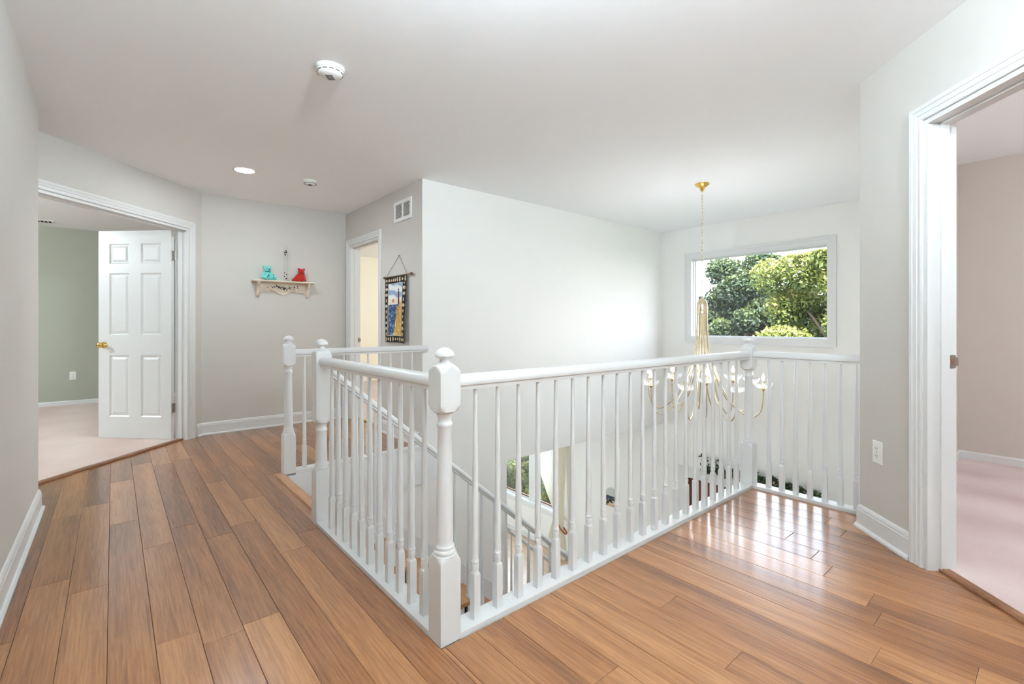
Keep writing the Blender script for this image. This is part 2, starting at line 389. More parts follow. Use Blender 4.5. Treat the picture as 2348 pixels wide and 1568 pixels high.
strip('trim_1', (-1.375 - o / S2, -1.375 + DK + o / S2), (-.30 - o / S2, -.30 + DK + o / S2), .045, .016, M['thresh'], 'brown wooden threshold strip at the beige carpet')
strip('trim_2', dr(DO[0], .07), dr(DO[1], .07), .045, .016, M['thresh'], 'brown wooden threshold strip at the pink carpet')
strip('trim_3', (TX + .08, 3.315), (TX + .08, 4.115), .04, .016, M['brass'], 'brass threshold strip in the narrow doorway')

# ------------------------------------------------------------------ mouldings
def casing(name, P, d, n, s0, s1, h, label, wd=.072, th=.12, sides=(1, 1), strike=None):
    """door trim on the hall face. P origin, d along the wall, n towards the hall; jamb goes th the other way"""
    P, d, n = Vector(P), Vector(d).normalized(), Vector(n).normalized()
    W = lambda s, z, t: (P.x + d.x * s + n.x * t, P.y + d.y * s + n.y * t, z)
    prof = [(.004, 0), (.004, .010), (.010, .013), (.018, .013), (.020, .0105), (.028, .0105), (.030, .014), (.050, .016), (.052, .019), (wd - .006, .020), (wd, .016), (wd, 0)]
    root = empty(name, W((s0 + s1) / 2, 0, 0)); inv = Matrix.Translation(-root.location)
    mb = MB(); mb.T = inv
    for i in range(len(prof) - 1):
        (o1, t1), (o2, t2) = prof[i], prof[i + 1]
        path = lambda o: [(s0 - o, 0), (s0 - o, h + o), (s1 + o, h + o), (s1 + o, 0)]
        a, b = path(o1), path(o2)
        vs = [W(*p, t1) for p in a] + [W(*p, t2) for p in b]
        mb.add(vs, [(k, k + 1, k + 5, k + 4) for k in range(3)])
    mb.obj('architrave', M['trim'], root)
    mb = MB(); mb.T = inv
    j = .018
    def bx(a, b, z0, z1, t0, t1): mb.prism([(a, z0), (b, z0), (b, z1), (a, z1)], t0, t1, lambda p, t: W(p[0], p[1], t))
    bx(s0 - .002, s0 + j, 0, h, -th - .001, .001); bx(s1 - j, s1 + .002, 0, h, -th - .001, .001); bx(s0 + j, s1 - j, h - j, h + .002, -th - .001, .001)
    mb.obj('jamb', M['trim'], root)
    mb = MB(); mb.T = inv
    bx(s0 + j, s0 + j + .011, 0, h - j, -.085, -.05); bx(s1 - j - .011, s1 - j, 0, h - j, -.085, -.05); bx(s0 + j, s1 - j, h - j - .011, h - j, -.085, -.05)
    mb.obj('door_stop', M['trim'], root)
    if strike is not None:
        s, zz, sg = strike; mb = MB(); mb.T = inv
        bx(min(s, s + sg * .0022), max(s, s + sg * .0022), zz - .030, zz + .030, -th + .004, -th + .034)
        mb.prism([(-.022, 0), (.022, 0), (.016, .012), (-.016, .012)], min(s, s + sg * .002), max(s, s + sg * .002), lambda p, t: W(t, zz + p[0], -th + .004 - p[1]))
        sp = mb.obj('strike_plate', M['steel'], root)
        mb = MB(); mb.T = inv; bx(min(s + sg * .002, s + sg * .003), max(s + sg * .002, s + sg * .003), zz - .013, zz + .013, -th + .010, -th + .024); mb.obj('latch_hole', M['thresh'], sp)
    return structure(root, label, 'door frame')
I2 = 1 / S2
casing('trim_4', DL0, (1, 1), (1, -1), s_of(-1.375), s_of(-.30), 2.04, 'white door casing of the wide sage bedroom doorway')
casing('trim_5', DR0, (-1, -1), (-1, 1), DO[0], DO[1], 2.04, 'white fluted door casing of the pink-carpet bedroom', strike=(DO[0] + .018, .945, 1))
casing('trim_6', (TX, WY), (0, 1), (-1, 0), 3.315 - WY, 4.115 - WY, 2.04, 'white door casing of the narrow cream doorway', strike=(4.115 - WY - .018, .93, -1))

def baseboard(name, pts, label, h=.125, m=None, shoe=True, left=True):
    """profile swept along a plan polyline; room on the left of the path"""
    m = m or M['trim']; pts = [Vector(p) for p in pts]
    prof = [(0, 0), (.028, 0), (.028, .010), (.022, .018), (.015, .020), (.015, h - .03), (.012, h - .024), (.012, h - .018), (.008, h - .008), (.004, h - .002), (0, h)] if shoe else [(0, 0), (.014, 0), (.014, h - .012), (.006, h), (0, h)]
    rings = []
    for i, p in enumerate(pts):
        d0 = (p - pts[i - 1]).normalized() if i else (pts[1] - p).normalized()
        d1 = (pts[i + 1] - p).normalized() if i < len(pts) - 1 else d0
        n0, n1 = Vector((-d0.y, d0.x)), Vector((-d1.y, d1.x)); b = (n0 + n1); b = b / max(.2, (1 + n0.dot(n1)))
        rings.append([(p.x + b.x * o_, p.y + b.y * o_, z) for o_, z in prof])
    mb = MB(); mb.loft(rings, smooth=False); return structure(mb.obj(name, m), label, 'baseboard')
baseboard('baseboard_left', [(-1.95, 2.6), (-1.2, 2.6), (-1.2, -3.6)], 'white moulded baseboard along the near greige wall')
baseboard('baseboard_shelf', [(TX, 4.19), (TX, 4.24), (-.18, 4.24), (-.23, 4.19)], 'white baseboard under the shelf wall')
baseboard('baseboard_tapestry', [(TX, WY + .06), (TX, 3.315 - .073)], 'short white baseboard below the tapestry')
baseboard('baseboard_right', [dr(DO[0] - .074), dr(0), (DR0[0] + .16, DR0[1] + .0)], 'white moulded baseboard below the hallway outlet')
baseboard('baseboard_green', [(TX, 7.5), (-6, 7.5)], 'thin white baseboard of the sage bedroom', h=.07, shoe=False)
baseboard('baseboard_rose', [(4.5, -4.6), (4.5, -.8), (2.6, -.8)], 'thin white baseboard of the pink-carpet bedroom', h=.075, shoe=False)
baseboard('baseboard_living', [(WX, 2.15), (WX, 7.5), (0, 7.5)], 'white baseboard of the ground-floor living room', h=.10, shoe=False).location.z = LZ

# ------------------------------------------------------------------ balustrades
NH = .041
NEWEL = [(0, .06), (.276, .06), (.284, .0555), (.293, .0485), (.301, .0425), (.302, .0375), (.308, .0392), (.315, .0385), (.320, .035), (.322, .0345), (.327, .0358), (.332, .034), (.336, .0312), (.35, .0305), (.5, .0282), (.64, .0258), (.744, .0238),
         (.749, .026), (.756, .0282), (.763, .0275), (.767, .0245), (.78, .0238), (.788, .0255), (.793, .028), (.798, .0285), (.800, .034), (.806, .044), (.816, .0525), (.828, .06)]
CAPP = [(.945, .06), (.952, .0545), (.959, .047), (.964, .0415), (.966, .035), (.970, .0335), (.973, .026), (.978, .0185), (.984, .0165), (.989, .0178), (.993, .024), (.996, .0315), (1.0, .0345), (1.007, .0345), (1.015, .031), (1.023, .0235), (1.029, .012), (1.031, .001)]
LONG = NEWEL[:13] + [(.35, .0305), (.46, .0285), (.508, .0275), (.512, .0295), (.519, .0315), (.526, .0305), (.531, .028), (.545, .0275), (.556, .0325), (.564, .043), (.576, .053), (.588, .06)]
def newel(parent, x, y, prof=NEWEL, z=0, rx=0, ry=0):
    mb = MB(); mb.lathe(prof + [(.945, .06)], seg=40, sq=NH); p = mb.obj('newel_post', M['trim'], parent, (x - rx, y - ry, z))
    mb = MB(); mb.lathe(CAPP, seg=40, sq=NH); mb.obj('finial', M['trim'], p)
    for o_ in (p, p.children[0]): autosm(o_)
    return p
def autosm(o_, ang=35):
    me = o_.data; bm = bmesh.new(); bm.from_mesh(me)
    for e in bm.edges:
        if len(e.link_faces) == 2 and e.calc_face_angle(0) > R(ang): e.smooth = False
    bm.to_mesh(me); bm.free()
BAL_CACHE = {}
def bal_mesh(h, sqh=.165):
    k = (round(h, 3), sqh)
    if k not in BAL_CACHE:
        q = sqh; prof = [(0, .0215), (q - .006, .0215), (q + .004, .018), (q + .008, .0125), (q + .014, .0118), (q + .024, .0142), (q + .034, .0138), (q + .040, .0122), (q + .043, .0148), (q + .049, .0148), (q + .052, .0125), (q + .07, .0128), (q + .20, .0126), (h, .0078)]
        mb = MB(); mb.lathe(prof, seg=16, sq=.0140); o_ = mb.obj('baluster', M['trim']); autosm(o_); BAL_CACHE[k] = o_.data; bpy.data.objects.remove(o_)
    return BAL_CACHE[k]
def baluster(parent, x, y, z, h, sqh=.165):
    o_ = bpy.data.objects.new('baluster', bal_mesh(h, sqh)); COL.objects.link(o_); o_.parent = parent; o_.location = Vector((x, y, z)) - parent.location
    return o_
RP = [(-.020, 0), (-.0215, .012), (-.029, .018), (-.0305, .026), (-.0295, .036), (-.025, .046), (-.016, .0535), (-.006, .056), (.006, .056), (.016, .0535), (.025, .046), (.0295, .036), (.0305, .026), (.029, .018), (.0215, .012), (.020, 0)]
def rail(parent, pts, name='handrail'):
    """profile lofted along 3-D points (bottom centre of the rail)"""
    pts = [Vector(p) - parent.location for p in pts]; rings = []
    for i, p in enumerate(pts):
        d0 = (p - pts[i - 1]) if i else (pts[1] - p); d1 = (pts[i + 1] - p) if i < len(pts) - 1 else d0
        t = (d0.normalized() + d1.normalized()); t.z = 0; t.normalize(); n = Vector((-t.y, t.x, 0))
        rings.append([tuple(p + n * a + Vector((0, 0, b))) for a, b in RP])
    mb = MB(); mb.loft(rings); o_ = mb.obj(name, M['trim'], parent); autosm(o_, 30); return o_
RB = .875
def shoe(parent, x0, x1, y0, y1):
    p = parent.location; mb = MB(); mb.box(x0 - p.x, x1 - p.x, y0 - p.y, y1 - p.y, FT + .001, .018); return mb.obj('shoe_plate', M['trim'], parent)

g = empty('guard_railing', (0, 0, 0)); tag(g, 'long white balustrade with a newel at both ends, over the entry hall', 'railing', 'white balustrades around the stairwell')
newel(g, NH, NH); newel(g, 2.506, NH); rail(g, [(.08, NH, RB), (2.468, NH, RB)]); shoe(g, .081, 2.466, .001, .086)
for i in range(21): baluster(g, .175 + .1072 * i, NH, .018, RB - .016)
g = empty('guard_railing', (0, 0, 0)); tag(g, 'white balustrade leading from the near newel to the top of the stairs', 'railing', 'white balustrades around the stairwell')
LNY = 1.336
newel(g, NH, LNY, LONG); rail(g, [(NH, .08, RB), (NH, LNY - .03, RB)]); shoe(g, .001, .086, .081, LNY - .040)
for i in range(11): baluster(g, NH, .183 + .0985 * i, .018, RB - .016)
g = empty('guard_railing', (2.506, -.3, 0)); tag(g, 'short white balustrade between the far newel and the angled greige wall', 'railing', 'white balustrades around the stairwell')
rail(g, [(2.506, .01, RB), (2.506, -.649, RB)]); shoe(g, 2.466, 2.55, -.649, .001)
for i in range(7): baluster(g, 2.506, -.091 - .0818 * i, .018, RB - .016)
g = empty('guard_railing', (.15, 2.40, 0)); tag(g, 'white balustrade on the far side of the stairs, ending at the white wall', 'railing', 'white balustrades around the stairwell')
newel(g, .15, 2.40, rx=.15, ry=2.40); rail(g, [(.18, 2.40, RB - .005), (1.33, 2.395, RB - .005)]); shoe(g, .19, TX, 2.356, 2.447)
for i in range(10): baluster(g, .264 + .102 * i, 2.40, .018, RB - .021)

# ------------------------------------------------------------------ staircase
RI, RU, X0 = 2.95 / 15, .23, .085
st = empty('staircase', (3.3, 1.85, LZ)); tag(st, 'straight staircase with wooden treads and white risers beside the white wall', 'staircase')
off = st.location
YA, YB = 1.295, WY - .0015
mbt = MB()
for k in range(1, 15):
    z = -RI * k; a = X0 + RU * (k - 1)
    mb = MB(); prof = [(a - .028, -.026), (a - .034, -.018), (a - .034, -.008), (a - .028, 0), (a + RU, 0), (a + RU, -.026)] if 0 else [(a, -.026), (a + RU + .022, -.026), (a + RU + .03, -.018), (a + RU + .03, -.008), (a + RU + .022, 0), (a, 0)]
    mb.prism(prof, YA - .03, YB, lambda p, t: (p[0] - off.x, t - off.y, p[1] + z - off.z)); mb.obj('tread', M['nosingx'], st)
for k in range(1, 16):
    z = -RI * k; a = X0 + RU * (k - 1); mb = MB(); top = -.0 if k == 1 else z + RI - .026
    mb.box(a - .016 - off.x, a - off.x, YA - off.y, YB - off.y, z - off.z, (top if k > 1 else -.03) - off.z); mb.obj('riser', M['trim'], st)
poly = [(X0, LZ)]; pts = []
for k in range(1, 15): pts += [(X0 + RU * (k - 1), -RI * (k) - .026), (X0 + RU * k, -RI * k - .026)]
poly = [(X0, LZ)] + pts + [(X0 + RU * 14, LZ)]
mb = MB(); mb.prism(poly[::-1], YA, YA + .09, lambda p, t: (p[0] - off.x, t - off.y, p[1] - off.z)); mb.obj('spandrel', M['offwhite'], st)
sk = [(X0 - .0, .0), (X0 + RU * 14 + .1, -RI * 14 + .0), (X0 + RU * 14 + .1, -RI * 15), (X0, -RI * 2)]
mb = MB(); mb.prism([(X0 + .01, -.03), (X0 + .01, -.03 + .0), (X0 + .24, -.03), (X0 + RU * 14, -RI * 13 + .02), (X0 + RU * 14, -RI * 15), (X0 + .01, -RI * 2.2)][1:], WY - .018, WY, lambda p, t: (p[0] - off.x, t - off.y, p[1] - off.z)); mb.obj('wall_skirt', M['trim'], st)
mb = MB(); mb.prism([(.05, 0), (.052, .010), (.058, .013), (.100, .013), (.112, .008), (.114, -.004), (.110, -.014), (.085, -.014), (.05, -.0136)], 1.377, WY - .045, lambda p, t: (p[0] - off.x, t - off.y, p[1] - off.z)); mb.obj('landing_nosing', M['nosing'], st)

SLOPE = RI / RU
rt = lambda x: .83 - SLOPE * (x - .144) - .056          # underside of the stair rail
def volute(parent, x, y, side):
    p = parent.location; pts = []
    for i in range(40):
        a = i / 39 * 2.6 * PI; r = .085 * (1 - .75 * i / 39)
        pts.append((x + r * math.sin(a) - p.x, y + side * (.085 - r * math.cos(a)) - p.y, rt(3.17) + .028 - p.z))
    mb = MB(); mb.tube(pts, .026, seg=10); mb.obj('volute', M['trim'], parent)
    mb = MB(); mb.lathe([(0, .045), (.26, .045), (.275, .036), (.29, .03), (.31, .034), (.33, .028), (.8, .02), (rt(3.17) - LZ, .03)], seg=24); mb.obj('newel_post', M['trim'], parent, (x - p.x, y + side * .085 - p.y, LZ - p.z))
def stair_rail(y, xs, xe, label, side, k0):
    g = empty('stair_railing', (xe, y, LZ)); tag(g, label, 'railing', 'sloping white stair railings')
    rail(g, [(xs, y, rt(xs)), (xe - .12, y, rt(xe - .12)), (xe - .05, y, rt(3.17) + .004), (xe, y, rt(3.17))])
    volute(g, xe, y, side)
    for k in range(k0, 15):
        for f in (.045, .160):
            x = X0 + RU * (k - 1) + f
            if x < xs + .03 or x > xe - .06: continue
            baluster(g, x, y, -RI * k, rt(x) + RI * k + .003, .20 if f < .1 else .20)
    return g
stair_rail(LNY, .082, 3.22, 'sloping white stair railing starting at the tall-blocked newel', 1, 1)
stair_rail(WY - .035, 2.28, 3.22, 'lower white stair railing rising into the end of the white wall', 1, 10)

# ------------------------------------------------------------------ bedroom door leaf
def door_leaf(name, hinge, direc, wd, label):
    d = Vector(direc).normalized(); nrm = Vector((-d.y, d.x)); th = .036; h0, h1 = .014, 2.022
    root = empty(name, (hinge[0], hinge[1], 0)); ang = math.atan2(d.y, d.x); root.rotation_euler = (0, 0, ang)
    cols = [(.135, .415), (.575, .850)]; cols = [(a * wd, b * wd) for a, b in cols]
    rows = [(h1 - 1.80 + .0, h1 - 1.205), (h1 - 1.01, h1 - .41), (h1 - .32, h1 - .125)]
    mb = MB(); xs = [0] + [v for c in cols for v in c] + [wd]
    for (a, b) in ((0, cols[0][0]), (cols[0][1], cols[1][0]), (cols[1][1], wd)): mb.box(a, b, 0, th, h0, h1)
    zc = h0
    for (za, zb) in rows + [(h1, h1)]:
        for c in cols: mb.box(c[0], c[1], 0, th, zc, za)
        zc = zb
    mb.obj('frame', M['trim'], root)
    for c in cols:
        for (za, zb) in rows:
            mb = MB()
            for sgn, y0 in ((1, th / 2), (-1, th / 2)):
                lv = [(0, .0175), (.012, .0085), (.022, .0085), (.04, .0145)]
                rs = [[(c[0] + i, y0 + sgn * t, za + i), (c[1] - i, y0 + sgn * t, za + i), (c[1] - i, y0 + sgn * t, zb - i), (c[0] + i, y0 + sgn * t, zb - i)] for i, t in lv]
                mb.loft(rs, caps='end', smooth=False)
            mb.obj('panel', M['trim'], root)
    mb = MB(); 
    for sg in (1, -1):
        mb.T = Matrix.Translation((wd - .06, th / 2, .915)) @ Matrix.Rotation(-sg * PI / 2, 4, 'X')
        mb.lathe([(th / 2, .031), (th / 2 + .006, .031), (th / 2 + .010, .012), (th / 2 + .03, .011), (th / 2 + .038, .022), (th / 2 + .05, .028), (th / 2 + .062, .024), (th / 2 + .068, .008)], seg=20)
    mb.obj('door_knob', M['brass'], root)
    for z in (.31, 1.78):
        mb = MB(); mb.lathe([(-.045, .007), (.045, .007)], c=(-.008, -.004, z), seg=10); mb.box(-.008, .002, -.002, th, z - .045, z + .045); mb.box(-.044, -.008, -.006, -.003, z - .045, z + .045); mb.box(-.008, .034, -.0035, -.0005, z - .045, z + .045); hg = mb.obj('hinge', M['steel'], root)
    return structure(root, label, 'door')
nh = (-.30 - .018 * I2 - .132 * I2, -.30 + DK - .018 * I2 + .132 * I2)
door_leaf('door_1', nh, (-1, 1.0), .755, 'open white six-panel door with brass knob in the sage bedroom')

# ------------------------------------------------------------------ windows
def window(name, y0, y1, z0, z1, label, mull=(), casew=.085, sash=.035, edge=False):
    root = empty(name, (WX, (y0 + y1) / 2, z0)); p = root.location
    B = lambda mb, xa, xb, ya, yb, za, zb: mb.box(xa - p.x, xb - p.x, ya - p.y, yb - p.y, za - p.z, zb - p.z)
    def ring(mb, o, i, xa, xb):
        B(mb, xa, xb, y0 - o, y1 + o, z1 - i, z1 + o); B(mb, xa, xb, y0 - o, y1 + o, z0 - o, z0 + i); B(mb, xa, xb, y0 - o, y0 + i, z0 + i, z1 - i); B(mb, xa, xb, y1 - i, y1 + o, z0 + i, z1 - i)
    mb = MB(); ring(mb, casew, -.004, WX - .014, WX - .0005); ring(mb, casew, -casew + .03, WX - .02, WX - .014); mb.obj('casing', M['trim'], root)
    mb = MB(); ring(mb, 0, .012, WX, WX + .2); mb.obj('jamb_lining', M['trim'], root)
    mb = MB(); ring(mb, -.012, .012 + sash, WX + .09, WX + .13); ring(mb, -.012, .024, WX + .06, WX + .09)
    for m_ in mull: B(mb, WX + .05, WX + .13, m_ - .075, m_ + .075, z0, z1)
    mb.obj('sash', M['trim'], root)
    edges = [y0 + .04] + [e for m_ in mull for e in (m_ - .07, m_ + .07)] + [y1 - .04]
    for i in range(0, len(edges), 2):
        mb = MB(); B(mb, WX + .105, WX + .109, edges[i], edges[i + 1], z0 + .03, z1 - .03); pn = mb.obj('pane', M['pane'], root)
        if edge:
            a_, b_, e_ = edges[i] + .01, edges[i + 1] - .01, .028; mb = MB()
            B(mb, WX + .085, WX + .104, a_, a_ + e_, z0 + .045, z1 - .045); B(mb, WX + .085, WX + .104, b_ - e_, b_, z0 + .045, z1 - .045); B(mb, WX + .085, WX + .104, a_, b_, z0 + .045, z0 + .045 + e_); B(mb, WX + .085, WX + .104, a_, b_, z1 - .045 - e_, z1 - .045)
            mb.obj('wooden_screen_frame', M['thresh'], root)
    return structure(root, label, 'window')
window('window_1', W1[0], W1[1], W1[2], W1[3], 'large white-framed picture window looking out on leafy trees', sash=.0, casew=.08)
window('window_2', W2[0], W2[1], W2[2], W2[3], 'white double window of the ground-floor living room', mull=(5.24,), edge=True)
def portal(y0, y1, z0, z1):
    l = bpy.data.lights.new('window_portal', 'AREA'); l.shape = 'RECTANGLE'; l.size = y1 - y0; l.size_y = z1 - z0; l.cycles.is_portal = True
    o_ = bpy.data.objects.new('window_portal', l); COL.objects.link(o_); o_.location = (WX + .18, (y0 + y1) / 2, (z0 + z1) / 2); o_.rotation_euler = (R(90), 0, R(90))
portal(*W1); portal(*W2)

# ------------------------------------------------------------------ entry doors with garland
root = empty('door_2', (WX + .06, 1.21, LZ)); p = root.location
mb = MB(); mb.box(-.075, -.06, -.93, -.82, 0, 1.98 + .1); mb.box(-.075, -.06, .82, .93, 0, 1.98 + .1); mb.box(-.08, -.06, -.95, .95, 1.965, 2.09); mb.box(-.10, -.06, -.97, .97, 2.09, 2.12); mb.obj('casing', M['trim'], root)
for sg in (0, 1):
    ya, yb = (-.815, -.004) if sg == 0 else (.004, .815)
    mb = MB(); mb.box(-.02, .03, ya, yb, .01, 1.965); lf = mb.obj('door_leaf', M['door_red'], root)
    for (za, zb) in ((.2, .75), (.95, 1.8)):
        for (fa, fb) in ((.14, .45), (.55, .86)):
            c0, c1 = ya + (yb - ya) * fa, ya + (yb - ya) * fb; mb = MB()
            mb.loft([[(-.02 - t, c0 + i, za + i), (-.02 - t, c1 - i, za + i), (-.02 - t, c1 - i, zb - i), (-.02 - t, c0 + i, zb - i)] for i, t in ((0, 0), (.006, .008), (.02, .008), (.04, .002), (.06, .01))], caps='end', smooth=False)
            mb.obj('panel', M['door_red'], lf)
structure(root, 'dark red-brown wooden double entry door on the ground floor', 'door')
gl = empty('garland', (WX - .06, 1.05, LZ + 2.125)); tag(gl, 'green and russet flower garland lying above the entry door', 'garland')
def leaves(name, m, parent, pts, size, flat=1.0, seedv=1, aspect=.55):
    rnd = random.Random(seedv); v = []; f = []; a = []
    for (c, cval) in pts:
        n = Vector((rnd.gauss(0, 1), rnd.gauss(0, 1), rnd.gauss(0, 1) * flat + .4)).normalized(); t = n.orthogonal().normalized(); t = Matrix.Rotation(rnd.uniform(0, 6.28), 3, n) @ t; b = n.cross(t)
        s_ = size * rnd.uniform(.6, 1.3); k = len(v); c = Vector(c)
        v += [tuple(c - t * s_), tuple(c + b * s_ * aspect + n * s_ * .15), tuple(c + t * s_), tuple(c - b * s_ * aspect + n * s_ * .15)]; f.append((k, k + 1, k + 2, k + 3)); a.append(min(1, max(0, cval + rnd.uniform(-.25, .25))))
    me = bpy.data.meshes.new(name); me.from_pydata(v, [], f); at = me.attributes.new('rnd', 'FLOAT', 'FACE'); at.data.foreach_set('value', a); me.materials.append(m)
    o_ = bpy.data.objects.new(name, me); COL.objects.link(o_); o_.parent = parent; tag(o_, kind='stuff'); return o_
M['garland_leaf'] = leafmat('garland_leaves', srgb(44, 62, 44), srgb(88, 110, 76), srgb(150, 156, 120))
rg = random.Random(3); pts = []
for i in range(900):
    t = rg.uniform(-1, 1); h = .10 * (1 - .6 * abs(t)) + .03
    pts.append(((rg.gauss(-.02, .025), t * .66, max(-.02, rg.uniform(0, h) + .02 * math.sin(t * 18))), rg.uniform(0, .8)))
for i in range(60): pts.append(((rg.gauss(0, .02), rg.uniform(.5, .75), rg.uniform(.0, .2)), .2))
leaves('foliage', M['garland_leaf'], gl, pts, .03, seedv=4)
M['russet'] = mat('russet_petals', srgb(150, 78, 66), .8, var=.2); M['palepink'] = mat('pale_petals', srgb(210, 180, 172), .8, var=.1)
for i in range(12):
    mb = MB(); c = (-.04 + rg.uniform(-.02, .01), rg.uniform(-.55, .5), rg.uniform(.03, .10)); 
    for q in range(5): mb.ball((c[0] + .006 * math.cos(q), c[1] + .016 * math.cos(q * 1.257), c[2] + .016 * math.sin(q * 1.257)), .006, .014, .014, seg=8, rings=5)
    mb.obj('flower', M['russet'] if i % 2 else M['palepink'], gl)
mb = MB(); mb.tube([(-.02, -.62 + .062 * i, .02 + .01 * math.sin(i)) for i in range(21)], .007, 6); mb.obj('vine', M['bark'], gl)

# ------------------------------------------------------------------ printed sheets
def printed(name, nx, nz, pos, colf, parent, m=None, back=None):
    """grid sheet; pos(u, v) -> 3-D; colf(u, v) -> linear rgb"""
    v = [pos(i / nx, j / nz) for j in range(nz + 1) for i in range(nx + 1)]; f = []; cs = []
    for j in range(nz):
        for i in range(nx):
            f.append((j * (nx + 1) + i, j * (nx + 1) + i + 1, (j + 1) * (nx + 1) + i + 1, (j + 1) * (nx + 1) + i)); cs.append(colf((i + .5) / nx, (j + .5) / nz))
    me = bpy.data.meshes.new(name); me.from_pydata(v, [], f); at = me.attributes.new('print', 'FLOAT_COLOR', 'FACE')
    at.data.foreach_set('color', [c for q in cs for c in (*q[:3], 1)]); me.materials.append(m or M['print']); me.polygons.foreach_set('use_smooth', [True] * len(f))
    o_ = bpy.data.objects.new(name, me); COL.objects.link(o_); o_.parent = parent
    if back is not None:
        md = o_.modifiers.new('thickness', 'SOLIDIFY'); md.thickness = back; md.offset = 0
    return o_
def hash2(a, b): return (math.sin(a * 127.1 + b * 311.7) * 43758.5453) % 1
def vnoise(x, y):
    xi, yi = math.floor(x), math.floor(y); fx, fy = x - xi, y - yi; fx = fx * fx * (3 - 2 * fx); fy = fy * fy * (3 - 2 * fy)
    h = hash2; return (h(xi, yi) * (1 - fx) + h(xi + 1, yi) * fx) * (1 - fy) + (h(xi, yi + 1) * (1 - fx) + h(xi + 1, yi + 1) * fx) * fy

tp = empty('tapestry', (TX, 2.87, .935)); tag(tp, 'small hanging tapestry of a lighthouse above the sea, black shell border', 'tapestry')
TY0, TY1, TZ0, TZ1 = 3.10, 2.66, .935, 1.585
def tcol(u, v):
    W_, H_ = .44, .65; bx = .058 / W_; by = .062 / H_
    x, y = u, v
    if x < bx or x > 1 - bx or y < by or y > 1 - by:
        if x < .012 or x > .988 or y < .009 or y > .991: return srgb(40, 36, 40)
        # shells: cells along the border
        if y < by or y > 1 - by: cu = (x * W_ / .05); cv = (y if y < by else 1 - y) / by
        else: cu = (y * H_ / .056); cv = (x if x < bx else 1 - x) / bx
        i = math.floor(cu); a = cu - i - .5; b = cv - .5; h = hash2(i, 3 + (y > .5)); r = .30 + .14 * h
        q = math.hypot(a * (1 + .5 * (h > .5)), b * (1 + .4 * (h <= .5)))
        if q < r: return srgb(206 + 20 * h, 186 + 20 * h, 140 + 50 * h) if vnoise(a * 14 + i, b * 14) > .32 else srgb(150, 120, 80)
        return srgb(26, 24, 28)
    x = (x - bx) / (1 - 2 * bx); y = (y - by) / (1 - 2 * by)
    if x < .03 or x > .97 or y < .014 or y > .986: return srgb(214, 204, 182)
    cliff = .34 + .38 * y + .06 * vnoise(y * 14, 2) if y < .55 else .72 + (y - .55) * 2.2
    # lighthouse
    if .60 < y < .88 and abs(x - .74) < .075 * (1.5 - y) and x < 1:
        if y > .83: return srgb(110, 150, 170) if y < .86 else srgb(60, 40, 40)
        return srgb(112, 38, 26) if x > .70 else srgb(140, 58, 40)
    if y < .66 and x > cliff:
        n = vnoise(x * 16, y * 26)
        if n > .84: return srgb(238, 226, 190)
        if n < .13: return srgb(112, 84, 46)
        return srgb(208, 166, 86) if vnoise(x * 9, y * 12) > .4 else srgb(190, 146, 72)
    if y < .60:
        n = vnoise(x * 22, y * 34)
        return srgb(150, 172, 196) if n > .80 else (srgb(52, 78, 112) if n < .45 else srgb(74, 104, 140))
    if math.hypot((x - .32) * .7, (y - .665) * 1.3) < .045: return srgb(206, 132, 84)
    w_ = math.sin((y * 34 + 3.2 * vnoise(x * 3.2, y * 4) + x * 2.2))
    if y < .70: return srgb(226, 220, 210)
    return srgb(232, 232, 230) if w_ > .25 else (srgb(196, 208, 220) if w_ > -.3 else srgb(146, 172, 204))
def tpos(u, v):
    y = TY0 + (TY1 - TY0) * u + .012 * (1 - v) * math.sin(v * 5) * u; z = TZ0 + (TZ1 - TZ0) * v + .006 * math.sin(u * 3) * (1 - v)
    bow = .024 + .020 * (1 - v) * (u ** 2) + .006 * math.sin(u * 7 + v * 3)
    return (-bow, y - tp.location.y, z - tp.location.z)
printed('cloth', 96, 142, tpos, tcol, tp, back=.004)
M['rod'] = mat('dark_turned_wood', srgb(112, 78, 46), .45, var=.2)
mb = MB(); mb.T = Matrix.Translation((-.024, 0, TZ1 - .935 + .004)) @ Matrix.Rotation(PI / 2, 4, 'X')
mb.lathe([(-.27, .004), (-.262, .013), (-.25, .015), (-.238, .009), (-.232, .006), (.29, .006), (.296, .009), (.308, .016), (.322, .014), (.332, .006), (.338, .002)], seg=12); rod = mb.obj('rod', M['rod'], tp)
M['cord'] = mat('thin_grey_cord', srgb(110, 106, 100), .8, var=.1)
mb = MB(); mb.tube([(-.022, .225, .655), (-.006, -.03, .858), (-.022, -.22, .66)], .0022, 6); mb.obj('cord', M['cord'], tp)
mb = MB(); mb.T = Matrix.Translation((0, -.03, .858)) @ Matrix.Rotation(-PI / 2, 4, 'Y'); mb.lathe([(0, .002), (.012, .002), (.012, .005), (.014, .004)], seg=8); mb.obj('nail', M['steel'], tp)

